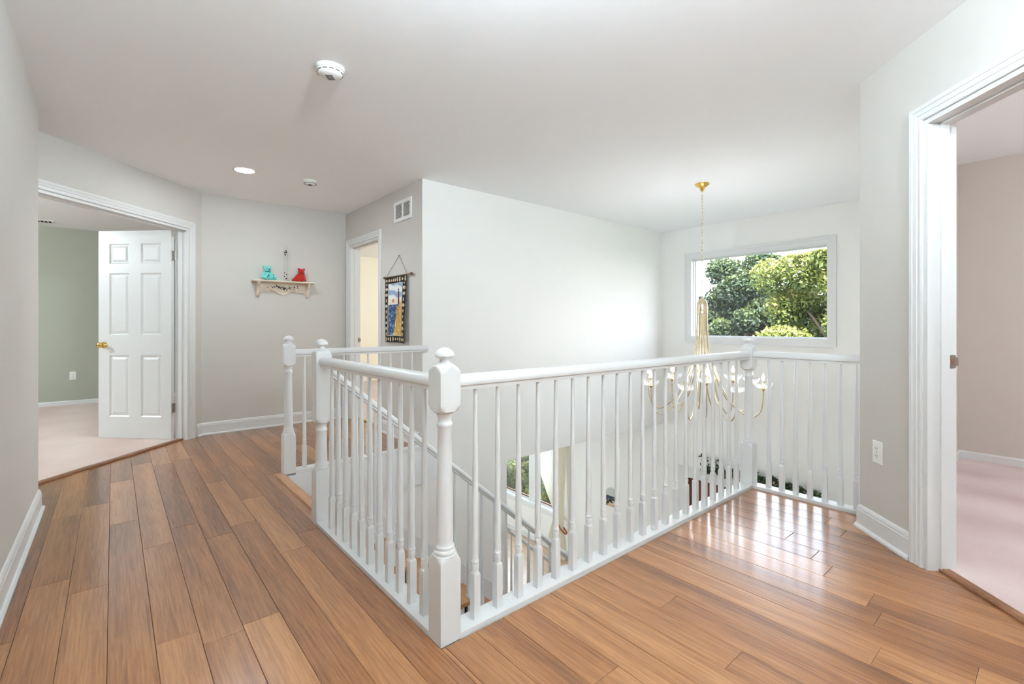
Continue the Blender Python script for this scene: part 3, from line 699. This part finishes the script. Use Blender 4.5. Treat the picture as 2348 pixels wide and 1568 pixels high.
pq = empty('wall_plaque', (WX, 3.31, -1.78)); tag(pq, 'small arch-topped painted plaque on the ground-floor entry wall', 'plaque')
arch = [(-.1, 0), (.1, 0), (.1, .2)] + [(.1 * math.cos(a), .2 + .1 * math.sin(a)) for a in [PI * i / 12 for i in range(1, 12)]] + [(-.1, .2)]
mb = MB(); mb.prism(arch, -.016, 0, lambda p_, t: (t, p_[0], p_[1])); mb.obj('board', mat('grey_speckled_plaque', srgb(196, 196, 190), .7, var=.25, scale=60), pq)
def pcol(u, v):
    if v > .62: return srgb(60, 66, 92) if vnoise(u * 9, v * 9) > .5 else srgb(70, 110, 70)
    if math.hypot(u - .45, v - .52) < .16 or math.hypot(u - .2, v - .3) < .12: return srgb(46, 32, 26)
    if v < .22: return srgb(206, 168, 132) if u > .15 else srgb(78, 92, 62)
    return srgb(206, 200, 190) if vnoise(u * 7, v * 8) > .45 else srgb(96, 84, 70)
printed('picture', 24, 24, lambda u, v: (-.0175, .09 - .18 * u, .012 + .16 * v), pcol, pq)

# ------------------------------------------------------------------ chandelier
CH = (3.386, .842)
ch = empty('chandelier', (CH[0], CH[1], CZ)); tag(ch, 'brass chandelier with candle bulbs and clear glass cups hanging over the entry hall', 'chandelier')
mb = MB(); mb.lathe([(0, .066), (-.006, .066), (-.012, .058), (-.022, .048), (-.032, .030), (-.05, .020), (-.062, .016), (-.07, .006)], seg=28); mb.obj('ceiling_canopy', M['brass'], ch)
def link(mbx):
    pts = []
    for i in range(17):
        a = 2 * PI * i / 16; pts.append((.0085 * math.cos(a), 0, .021 * math.sin(a)))
    mbx.tube(pts, .0024, 6, caps=False); return mbx
lm = None
zt, zb_ = -.075, -1.045; NL = 30
for i in range(NL):
    z = zt + (zb_ - zt) * (i + .5) / NL
    if lm is None: lk = link(MB()).obj('chain_link', M['palebrass'], ch, (0, 0, z)); lm = lk
    else: lk = inst(lm, ch, (0, 0, z))
    lk.rotation_euler = (0, 0, PI / 2 * (i % 2) + .4 + random.uniform(-.15, .15))
Z = lambda z: z - CZ
mb = MB(); mb.lathe([(Z(1.215), .051), (Z(1.222), .054), (Z(1.228), .050), (Z(1.24), .051), (Z(1.28), .051), (Z(1.31), .047), (Z(1.335), .039), (Z(1.352), .027), (Z(1.362), .012), (Z(1.372), .006), (Z(1.395), .004)], seg=28); mb.obj('bell_cap', M['palebrass'], ch)
def arm_pts(R_, zc, dip, n=46):
    key = [(.043, 1.235), (.045, 1.12), (.052, .98), (.066, .86), (.1, .74), (.15, .60), (.22, .45), (.31, .345), (.40, .285), (.475, .32), (.508, .41), (.515, zc)]
    k = R_ / .515; key = [(r if z > .85 else .06 + (r - .06) * (R_ - .06) / .455, z if z > .8 else zc + (z - zc) * (1.0 if z < zc else 1)) for r, z in key]
    out = []
    for i in range(n):
        t = i / (n - 1) * (len(key) - 1); a = min(int(t), len(key) - 2); f = t - a
        p = [key[max(0, min(len(key) - 1, a + q))] for q in (-1, 0, 1, 2)]
        out.append(tuple(.5 * (2 * p[1][c] + (p[2][c] - p[0][c]) * f + (2 * p[0][c] - 5 * p[1][c] + 4 * p[2][c] - p[3][c]) * f * f + (3 * p[1][c] - p[0][c] - 3 * p[2][c] + p[3][c]) * f ** 3) for c in (0, 1)))
    return out
protos = {}
def arm(R_, zc, ang):
    key = (R_, zc)
    if key not in protos:
        mb = MB(); mb.tube([(r, 0, Z(z)) for r, z in arm_pts(R_, zc, 0)], .0058, 8); a = mb.obj('arm', M['palebrass'], ch)
        mb = MB(); c = (R_, 0, Z(zc)); mb.lathe([(-.06, .003), (-.05, .007), (-.04, .004), (-.02, .005), (-.004, .011), (0, .02), (.003, .02), (.004, .012), (.018, .012), (.018, .001)], c, 14); cu = mb.obj('candle_cup', M['brass'], a)
        mb = MB(); mb.lathe([(.006, .018), (.004, .034), (.012, .054), (.028, .068), (.052, .076), (.054, .076), (.028, .066), (.013, .051), (.0065, .032)], c, 22); mb.obj('glass_cup', M['cupglass'], a)
        mb = MB(); mb.lathe([(.016, .011), (.075, .011), (.078, .006)], c, 14); mb.obj('candle_sleeve', M['palebrass'], a)
        mb = MB(); mb.lathe([(.076, .006), (.084, .0115), (.098, .0145), (.112, .012), (.128, .006), (.142, .001)], c, 12); mb.obj('flame_bulb', M['flame'], a)
        protos[key] = a; o_ = a
    else:
        src = protos[key]; o_ = inst(src, ch)
        for k in src.children: inst(k, o_)
    o_.rotation_euler = (0, 0, ang)
    l = bpy.data.lights.new('candle_light', 'POINT'); l.energy = CHAND_W; l.color = (.93, .97, 1); l.shadow_soft_size = .016
    lo = bpy.data.objects.new('candle_light', l); COL.objects.link(lo); lo.location = (CH[0] + R_ * math.cos(ang), CH[1] + R_ * math.sin(ang), zc + .105)
for i in range(8): arm(.515, .545, R(14 + 45 * i))
for i in range(4): arm(.27, .59, R(36 + 90 * i))

# ------------------------------------------------------------------ ceiling things
def smoke(name, x, y, rot, label, r=.066, h=.045):
    o_ = empty(name, (x, y, CZ)); o_.rotation_euler = (0, 0, rot)
    mb = MB(); mb.lathe([(0, r + .006), (-.006, r + .006), (-.010, r), (-.014, r)], seg=36); mb.obj('base', M['plastic'], o_)
    mb = MB(); mb.lathe([(-.017, r - .001), (-h + .016, r - .004), (-h + .006, r - .012), (-h, r - .024), (-h - .002, .004)], seg=36); bd = mb.obj('body', M['plastic'], o_)
    mb = MB(); mb.lathe([(-.0135, r - .005), (-.0175, r - .005)], seg=36); mb.obj('gap', M['plastic'], o_)
    for i in range(12):
        a = 2 * PI * i / 12; mb = MB(); mb.T = Matrix.Rotation(a, 4, 'Z'); mb.box(r - .006, r - .0015, -.011, .011, -.030, -.0262); mb.obj('slot', M['grille'], bd)
    for i in range(7):
        mb = MB(); mb.T = Matrix.Rotation(.6, 4, 'Z'); mb.box(-.022 + .0075 * i, -.019 + .0075 * i, -.018, .018, -h - .003, -h - .0012); mb.obj('grille_slot', M['grille'], bd)
    return tag(o_, label, 'smoke detector')
smoke('smoke_detector', .0, 1.08, .3, 'round white smoke detector on the ceiling above the short stair-top balustrade')
smoke('smoke_detector', .53, 3.13, 1.1, 'round white smoke detector on the ceiling beside the lit recessed light', r=.055, h=.036)
def downlight(x, y, label, watts, r=.078, vis=True):
    o_ = empty('recessed_light', (x, y, CZ))
    mb = MB(); mb.lathe([(-.001, r + .016), (-.004, r + .016), (-.007, r + .004), (-.005, r - .002), (-.001, r - .004)], seg=36); mb.obj('trim_ring', M['plastic'], o_)
    mb = MB(); mb.lathe([(-.003, r), (-.0045, r * .98), (-.006, .002)], seg=36); mb.obj('lens', M['lamp'], o_)
    l = bpy.data.lights.new('downlight', 'AREA'); l.shape = 'DISK'; l.size = 2 * r; l.energy = watts; l.color = (.86, .95, 1)
    lo = bpy.data.objects.new('downlight', l); COL.objects.link(lo); lo.location = (x, y, CZ - .009)
    return tag(o_, label, 'ceiling light')
downlight(.005, 3.18, 'lit round recessed ceiling light near the shelf wall', RECESS_W)
def dome(x, y, z, label, watts, r=.19, col=(.80, .93, 1)):  # invented fixture out of view, added to fill its room with light
    o_ = empty('added_fill_dome', (x, y, z))
    mb = MB(); mb.lathe([(0, r + .01), (-.02, r + .01), (-.024, r)], seg=32); mb.obj('base', M['plastic'], o_)
    mb = MB(); mb.lathe([(-.022, r), (-.05, r * .93), (-.08, r * .72), (-.1, r * .38), (-.107, .002)], seg=32); mb.obj('shade', M['lamp'], o_)
    l = bpy.data.lights.new('added_fill_lamp', 'POINT'); l.energy = watts; l.color = col; l.shadow_soft_size = .16
    lo = bpy.data.objects.new('added_fill_lamp', l); COL.objects.link(lo); lo.location = (x, y, z - .30)
    return tag(o_, label, 'ceiling light')
def bowl(x, y, label, watts):  # added unseen uplight; opaque bowl sends fill light up to the ceiling
    o_ = empty('added_fill_bowl', (x, y, CZ))
    mb = MB(); mb.lathe([(0, .06), (-.015, .06), (-.02, .05)], seg=28); mb.obj('ceiling_plate', M['plastic'], o_)
    mb = MB(); mb.lathe([(-.018, .009), (-.27, .009)], seg=12); mb.obj('stem', M['brass'], o_)
    mb = MB(); mb.lathe([(-.195, .19), (-.2, .195), (-.225, .18), (-.25, .14), (-.268, .08), (-.276, .01), (-.272, .01), (-.262, .078), (-.244, .136), (-.22, .174)], seg=36); mb.obj('bowl_shade', M['plastic'], o_)
    l = bpy.data.lights.new('added_bounce_lamp', 'POINT'); l.energy = watts; l.color = (.73, .895, 1); l.shadow_soft_size = .04
    lo = bpy.data.objects.new('added_bounce_lamp', l); COL.objects.link(lo); lo.location = (x + .06, y, CZ - .15)
    return tag(o_, label, 'ceiling light')
dome(.45, -1.75, CZ, 'added unseen dome fill light above the hallway corner', 13, col=(.76, .91, 1))
bowl(-.32, -.70, 'added unseen bowl fill uplight near the greige left wall', HALL_W)
bowl(-.30, -2.4, 'added unseen bowl fill uplight at the near end of the hallway', HALL_W)
dome(2.9, -2.9, CZ, 'added unseen dome fill light of the pink-carpet bedroom', BED_W)
dome(-3.2, 5.0, CZ, 'added unseen dome fill light of the sage bedroom', BEDL_W)
dome(3.6, 4.6, CZ, 'added unseen dome fill light of the cream room', CREAM_W)
dome(2.2, 5.2, LC, 'added unseen dome fill light of the ground-floor living room', LIVING_W, col=(.72, .89, 1))
cv = empty('ceiling_vent', (-1.62, 7.07, CZ)); tag(cv, 'white slotted ceiling vent in the sage bedroom', 'vent')
mb = MB(); mb.box(-.19, .19, -.09, .09, -.008, -.0005); mb.obj('frame', M['plastic'], cv)
for i in range(9):
    mb = MB(); mb.box(-.155 + .036 * i, -.133 + .036 * i, -.065, .065, -.0095, -.0079); mb.obj('slot', M['black'], cv)

# ------------------------------------------------------------------ wall vent, outlets
wv = empty('wall_vent', (TX, 2.768, 2.22)); tag(wv, 'white louvred return-air vent above the tapestry', 'vent')
mb = MB(); a, b, f_ = .178, .1, .03
mb.box(-.012, 0, -a, a, b - f_, b); mb.box(-.012, 0, -a, a, -b, -b + f_); mb.box(-.012, 0, -a, -a + f_, -b + f_, b - f_); mb.box(-.012, 0, a - f_, a, -b + f_, b - f_); mb.box(-.010, 0, -.012, .012, -b + f_, b - f_); mb.obj('frame', M['plastic'], wv)
mb = MB(); mb.box(-.002, -.0005, -a + .01, a - .01, -b + .01, b - .01); mb.obj('duct_opening', M['black'], wv)
lsrc = None
for sg in (-1, 1):
    for i in range(12):
        z = -b + f_ + .0058 + i * .0117
        if lsrc is None:
            mb = MB(); mb.prism([(-.010, -.0045), (-.009, -.0052), (-.0025, .0035), (-.0035, .0042)], -.068, .068, lambda p_, t: (p_[0], t, p_[1])); lsrc = mb.obj('louvre', M['plastic'], wv, (0, sg * .08, z))
        else: inst(lsrc, wv, (0, sg * .08, z))
def outlet(x, y, z, ang, label, group=None):
    o_ = empty('outlet', (x, y, z)); o_.rotation_euler = (0, 0, ang)      # +x local points out of the wall
    mb = MB(); mb.loft([[(t, -.035 + i, -.0575 + i), (t, .035 - i, -.0575 + i), (t, .035 - i, .0575 - i), (t, -.035 + i, .0575 - i)] for i, t in ((0, 0), (0, .003), (.003, .006))], smooth=False); mb.obj('cover_plate', M['plastic'], o_)
    for sg in (-1, 1):
        mb = MB(); mb.T = Matrix.Translation((.006, 0, sg * .0195)) @ Matrix.Rotation(PI / 2, 4, 'Y'); mb.lathe([(0, .0165), (.0018, .0165), (.002, .015)], seg=20); rc = mb.obj('receptacle', M['plastic'], o_)
        mb = MB(); zc = sg * .0195
        mb.box(.0081, .0086, -.008, -.0055, zc - .002, zc + .007); mb.box(.0081, .0086, .0055, .008, zc - .002, zc + .007); mb.T = Matrix.Translation((.0081, 0, zc - .0075)) @ Matrix.Rotation(PI / 2, 4, 'Y'); mb.lathe([(0, .0028), (.0005, .0028)], seg=10); mb.obj('slots', M['grille'], rc)
    mb = MB(); mb.T = Matrix.Translation((.006, 0, 0)) @ Matrix.Rotation(PI / 2, 4, 'Y'); mb.lathe([(0, .0035), (.001, .003)], seg=10); mb.obj('screw', M['steel'], o_)
    return tag(o_, label, 'outlet', group)
outlet(*dr(.143), .447, R(135), 'white duplex outlet on the angled greige wall beside the door casing')
outlet(-1.28, 7.5, .41, R(-90), 'white duplex outlet on the sage green bedroom wall')

# ------------------------------------------------------------------ knick-knack shelf
SY = 4.24
sh = empty('wall_shelf', (.575, SY, 1.59)); tag(sh, 'small cream wooden shelf with scalloped apron and painted vine', 'shelf')
mb = MB(); D = .135; hw = .312
mb.loft([[(-hw + i, -D + i, z), (hw - i, -D + i, z), (hw - i, 0, z), (-hw + i, 0, z)] for i, z in ((.008, -.018), (0, -.012), (0, -.004), (.006, 0))], smooth=False); mb.obj('shelf_board', M['shelf'], sh)
ap = [(-.245, -.018)]; low = []
n = 60
for i in range(n + 1):
    x = -.245 + .49 * i / n; t = abs(x) / .245
    z = -.128 - .022 * math.cos(PI * min(1, t / .45)) if t < .45 else -.106 - .034 * ((t - .45) / .55) ** 1.3 - .008 * math.sin((t - .45) / .55 * PI * 2)
    low.append((x, z))
mb = MB(); mb.prism([(-.245, -.018)] + low + [(.245, -.018)], -.016, 0, lambda p_, t: (p_[0], t, p_[1])); mb.obj('apron', M['shelf'], sh)
br = [(0, -.018), (-.112, -.018), (-.116, -.030), (-.108, -.042), (-.09, -.052), (-.066, -.075), (-.05, -.105), (-.044, -.130), (-.036, -.150), (-.024, -.166), (-.01, -.172), (0, -.168)]
for sg in (-1, 1):
    mb = MB(); mb.prism(br, sg * .255 - .012, sg * .255 + .012, lambda p_, t: (t, p_[0], p_[1])); mb.obj('bracket', M['shelf'], sh)
for sg in (-1, 1):
    mb = MB(); mb.T = Matrix.Translation((sg * .125, -.016, -.085)) @ Matrix.Rotation(PI / 2, 4, 'X'); mb.lathe([(0, .007), (.018, .006), (.024, .010), (.032, .0125), (.040, .010), (.043, .002)], seg=14); mb.obj('peg', M['shelf'], sh)
M['vine'] = mat('painted_vine', srgb(62, 44, 44), .7, var=.3, scale=90)
mb = MB(); rg = random.Random(9)
for i in range(64):
    x = rg.gauss(0, .07); x = max(-.155, min(.155, x)); z = -.062 - .012 * math.sin(x * 30) + rg.gauss(0, .013) - (.012 if abs(x) < .05 else 0); a = rg.uniform(0, PI); l, w_ = rg.uniform(.006, .012), rg.uniform(.003, .005)
    ca, sa = math.cos(a), math.sin(a); mb.prism([(x + l * ca, z + l * sa), (x - w_ * sa, z + w_ * ca), (x - l * ca, z - l * sa), (x + w_ * sa, z - w_ * ca)], -.0168, -.0158, lambda p_, t: (p_[0], t, p_[1]))
for (xa, xb, zz) in ((-.155, 0, -.06), (0, .155, -.066)): mb.tube([(xa + (xb - xa) * i / 12, -.0164, zz + .008 * math.sin(i)) for i in range(13)], .0011, 5)
mb.obj('painted_vine', M['vine'], sh)

def bear(name, x, colr, facing, label, spots, scale=1.0):
    o_ = empty(name, (x, SY - .072, 1.59)); o_.rotation_euler = (0, 0, facing); o_.scale = (scale,) * 3      # faces -y locally
    m = mat(name + '_plush', colr, .95, var=.10, scale=120, bump=.8); m.node_tree.nodes['Principled BSDF'].inputs['Sheen Weight'].default_value = .4
    mb = MB(); B_ = mb.ball
    B_((0, 0, .045), .048, .038, .046); B_((0, .002, .075), .036, .03, .035); B_((0, -.004, .116), .037, .033, .034); B_((0, -.034, .108), .017, .014, .014); B_((-.030, .0, .144), .015, .009, .015); B_((.030, .0, .144), .015, .009, .015)
    for sg in (-1, 1):
        for k in range(5): B_((sg * (.034 + .007 * k), -.010 - .006 * k, .076 - .012 * k), .017, .017, .017)
        for k in range(5): B_((sg * (.026 + .006 * k), -.022 - .011 * k, .023), .022, .022, .023)
    bd = mb.obj('body', m, o_, fix=False); md = bd.modifiers.new('skin', 'REMESH'); md.mode = 'VOXEL'; md.voxel_size = .004; md.use_smooth_shade = True
    sm = bd.modifiers.new('soft', 'SMOOTH'); sm.iterations = 4
    for sg in (-1, 1):
        mb = MB(); mb.ball((sg * .014, -.034, .124), .004); mb.obj('eye', M['black'], o_)
    mb = MB(); mb.ball((0, -.048, .112), .007, .004, .006); mb.obj('nose', M['black'], o_)
    mb = MB(); mb.tube([(.033 * math.cos(a), .003 + .029 * math.sin(a), .092) for a in [2 * PI * i / 24 for i in range(25)]], .0042, 8); mb.obj('neck_ribbon', spots, o_)
    return o_, m
teal_dark = mat('dark_teal_ribbon', srgb(40, 120, 124), .6, var=.1)
tb, tm = bear('teddy_bear', .405, srgb(112, 206, 200), R(12), None, teal_dark); tag(tb, 'seated turquoise plush bear with dark ribbon on the shelf', 'plush toy', 'plush bears on the shelf')
for (px, py, pz) in ((-.032, -.076, .03), (.034, -.076, .028), (-.058, -.03, .05), (.052, -.034, .055), (0, -.037, .05)):
    mb = MB(); mb.ball((px, py, pz), .009, .006, .009, 8, 6); mb.obj('patch', teal_dark, tb)
red_dark = mat('dark_red_ribbon', srgb(140, 24, 16), .6, var=.1)
rb, rm = bear('teddy_bear', .755, srgb(190, 36, 20), R(196), None, red_dark); tag(rb, 'red plush bear turned towards the wall on the shelf', 'plush toy', 'plush bears on the shelf')

gt = empty('glass_thermometer', (.59, SY - .072, 1.59)); tag(gt, 'tall clear glass tube thermometer with small coloured floats on the shelf', 'thermometer')
mb = MB(); mb.lathe([(0, .024), (.006, .026), (.012, .022), (.35, .022), (.37, .021), (.385, .014), (.395, .005), (.418, .003), (.42, .0005)], seg=20); mb.obj('tube', M['tubeglass'], gt)
cols = [srgb(30, 26, 40), srgb(40, 30, 30), srgb(120, 76, 30), srgb(46, 24, 24), srgb(28, 36, 60), srgb(36, 28, 28), srgb(110, 66, 26), srgb(40, 26, 26)]
for i, (zz, xx) in enumerate(((.03, .006), (.052, -.008), (.076, .008), (.092, -.006), (.292, -.004), (.315, -.008), (.318, .009), (.334, .004))):
    mt = mat('float_%d' % i, cols[i], .3, var=.05); mb = MB(); mb.ball((xx, 0, zz), .009, .009, .0075, 10, 7); fl = mb.obj('float', mt, gt)
    mb = MB(); mb.lathe([(zz - .0145, .0045), (zz - .0125, .0045)], (xx, 0, 0), 8); mb.obj('float_tag', M['brass'], fl)

# ------------------------------------------------------------------ living room curtains
M['sheer'] = mat('sheer_curtain', srgb(246, 243, 236), .9, var=.02)
t = M['sheer'].node_tree; tr = t.nodes.new('ShaderNodeBsdfTranslucent'); tr.inputs[0].default_value = srgb(246, 242, 226); mx = t.nodes.new('ShaderNodeMixShader'); mx.inputs[0].default_value = .5
t.links.new(t.nodes['Principled BSDF'].outputs[0], mx.inputs[1]); t.links.new(tr.outputs[0], mx.inputs[2]); t.links.new(mx.outputs[0], t.nodes['Material Output'].inputs[0])
M['tie'] = mat('russet_tieback', srgb(168, 84, 40), .6, var=.1)
def curtain(y_out, y_in, ytie, ztie, xoff, label, pleats, bottom=LZ + .03):
    o_ = empty('curtain', (WX - xoff, y_out, bottom)); ztop = -.62; rows = 44; nc = 60; rings = []
    for j in range(rows + 1):
        z = ztop + (bottom - ztop) * j / rows
        if z > ztie:
            f = (ztop - z) / (ztop - ztie); e = f ** 2.2
            ya, yb = y_out + (ytie - y_out) * e * .5, y_in + (ytie - y_in) * (f ** 1.7); wdt = 1
        else:
            f = (ztie - z) / (ztie - bottom); ya = y_out + (ytie - y_out) * .5; yb = ytie + (y_in - ytie) * .25 * min(1, f * 1.6)
            ya = ya + (y_out - ya) * min(1, f * 1.4)
        gath = min(abs(yb - ya), 1); sgn = 1 if y_in > y_out else -1
        if abs(yb - ya) < .09: yb = ya + sgn * .09
        rings.append([(.022 * math.sin(2 * PI * pleats * i / nc) - 0, ya + (yb - ya) * i / nc - y_out, z - bottom) for i in range(nc + 1)])
    mb = MB(); mb.loft(rings, closed=False, caps=False); c = mb.obj('panel', M['sheer'], o_, fix=False)
    mb = MB(); yc = (y_out + ytie) / 2 - y_out
    sg = 1 if y_in > y_out else -1
    mb.tube([(.04 * math.cos(a), yc + .085 * math.sin(a) , ztie - bottom + .05 * math.sin(a) * sg) for a in [2 * PI * i / 20 for i in range(21)]], lambda q: .014, 8); mb.obj('tieback', M['tie'], o_)
    return tag(o_, label, 'curtain', 'tied-back living room curtains')
curtain(4.32, 5.12, 4.46, -2.20, .10, 'sheer ivory curtain swept aside and tied, on the stair side of the window', 9)
curtain(4.18, 4.36, 4.27, -2.40, .16, 'narrow ivory drape hanging in front of the sheer curtain', 4)
curtain(6.55, 5.3, 6.42, -2.20, .10, 'sheer ivory curtain tied at the window side away from the stairs', 9)
mb = MB(); mb.T = Matrix.Translation((WX - .10, 4.05, -.60)) @ Matrix.Rotation(-PI / 2, 4, 'X'); mb.lathe([(0, .02), (.03, .022), (.05, .012), (2.55, .012), (2.57, .022), (2.6, .02)], seg=12)
tag(mb.obj('curtain_rod', M['brass']), 'brass rod carrying the living room curtains', 'curtain rod')

# ------------------------------------------------------------------ outdoors
GZ = -3.3
mb = MB(); mb.box(WX + .2, 90, -60, 60, GZ - .2, GZ); tag(mb.obj('lawn', M['lawn']), 'green lawn outside the windows', 'lawn', kind='structure')
FWD = Vector((.6464, .763)); RGT = Vector((.763, -.6464))
def at(px, d): u = (px - 1174) / 1080 * d; return Vector(CAM[:2]) + FWD * d + RGT * u
def tree(name, p, ztop, r, m, label, n, seedv, size=.14, zlow=None, group=None, tone=0):
    o_ = empty(name, (p.x, p.y, GZ)); tag(o_, label, 'tree', group); rg = random.Random(seedv); H_ = ztop - GZ; zl = H_ * .22 if zlow is None else zlow
    mb = MB(); mb.tube([(.06 * math.sin(i), .05 * math.cos(i * 1.7), H_ * .86 * i / 8) for i in range(9)], lambda q: .16 * (1 - .8 * q) + .02, 10); mb.obj('trunk', M['bark'], o_)
    clumps = []
    for i in range(46):
        f = rg.random() ** .8; z = zl + (H_ - zl) * f; rr = r * (math.sin(PI * min(1, .16 + .84 * (1 - f) ** .85)) ** .6 if f > .3 else 1.0 - .35 * (.3 - f))
        a = rg.uniform(0, 2 * PI); q = rr * rg.uniform(.35, .95); clumps.append((Vector((q * math.cos(a), q * math.sin(a), z)), r * rg.uniform(.22, .40), rg.uniform(-.1, .1)))
    for i in range(9):
        c = clumps[i * 4][0]; mb = MB(); s0 = Vector((0, 0, c.z * .75)); mb.tube([s0, s0.lerp(c, .5) + Vector((0, 0, .1)), c], lambda q: .05 * (1 - .7 * q), 6); mb.obj('branch', M['bark'], o_)
    pts = []
    for i in range(n):
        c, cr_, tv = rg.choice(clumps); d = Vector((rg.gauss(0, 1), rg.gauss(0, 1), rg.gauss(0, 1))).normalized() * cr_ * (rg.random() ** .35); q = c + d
        q.z = min(q.z, H_); pts.append((q, .45 + tone + tv + .35 * d.z / cr_))  # leaf colour gets paler towards the top of its clump
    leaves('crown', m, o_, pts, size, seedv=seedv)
    return o_
G_ = 'trees beyond the front lawn'
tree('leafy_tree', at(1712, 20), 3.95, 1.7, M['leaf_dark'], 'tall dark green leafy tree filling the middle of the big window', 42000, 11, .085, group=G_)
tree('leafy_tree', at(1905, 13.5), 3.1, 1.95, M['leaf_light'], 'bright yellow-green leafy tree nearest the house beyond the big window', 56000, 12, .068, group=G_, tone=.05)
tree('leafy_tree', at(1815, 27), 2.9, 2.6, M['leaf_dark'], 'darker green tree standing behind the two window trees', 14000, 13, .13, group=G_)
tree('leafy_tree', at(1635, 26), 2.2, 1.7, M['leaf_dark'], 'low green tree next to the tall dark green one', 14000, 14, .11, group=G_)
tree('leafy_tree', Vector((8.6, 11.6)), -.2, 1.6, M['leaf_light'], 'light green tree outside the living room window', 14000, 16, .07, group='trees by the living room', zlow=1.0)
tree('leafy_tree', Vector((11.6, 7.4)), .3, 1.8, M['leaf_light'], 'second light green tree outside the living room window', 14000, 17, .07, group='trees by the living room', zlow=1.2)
for i, (px, d_, zt_) in enumerate(((1180, 11.2, -2.05), (1214, 12.9, -1.7), (1290, 11.0, -2.2))):
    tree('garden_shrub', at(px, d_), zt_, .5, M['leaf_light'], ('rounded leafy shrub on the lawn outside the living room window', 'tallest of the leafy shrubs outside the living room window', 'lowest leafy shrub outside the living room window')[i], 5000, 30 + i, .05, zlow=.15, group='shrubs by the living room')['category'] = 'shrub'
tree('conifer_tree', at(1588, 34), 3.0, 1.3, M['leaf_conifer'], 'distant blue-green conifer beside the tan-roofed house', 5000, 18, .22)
hp = at(1590, 42); ho = empty('house', (hp.x, hp.y, GZ)); tag(ho, 'distant tan-roofed house behind the trees', 'house')
mb = MB(); mb.box(-4, 4, -4, 4, 0, 3.6); mb.obj('walls', mat('pale_siding', srgb(120, 114, 104), .8, var=.05), ho)
mb = MB(); mb.prism([(-4.4, 3.5), (4.4, 3.5), (0, 5.4)], -4.4, 4.4, lambda p_, t_: (p_[0], t_, p_[1])); mb.obj('roof', mat('tan_shingles', srgb(92, 82, 70), .9, var=.15, scale=6), ho)
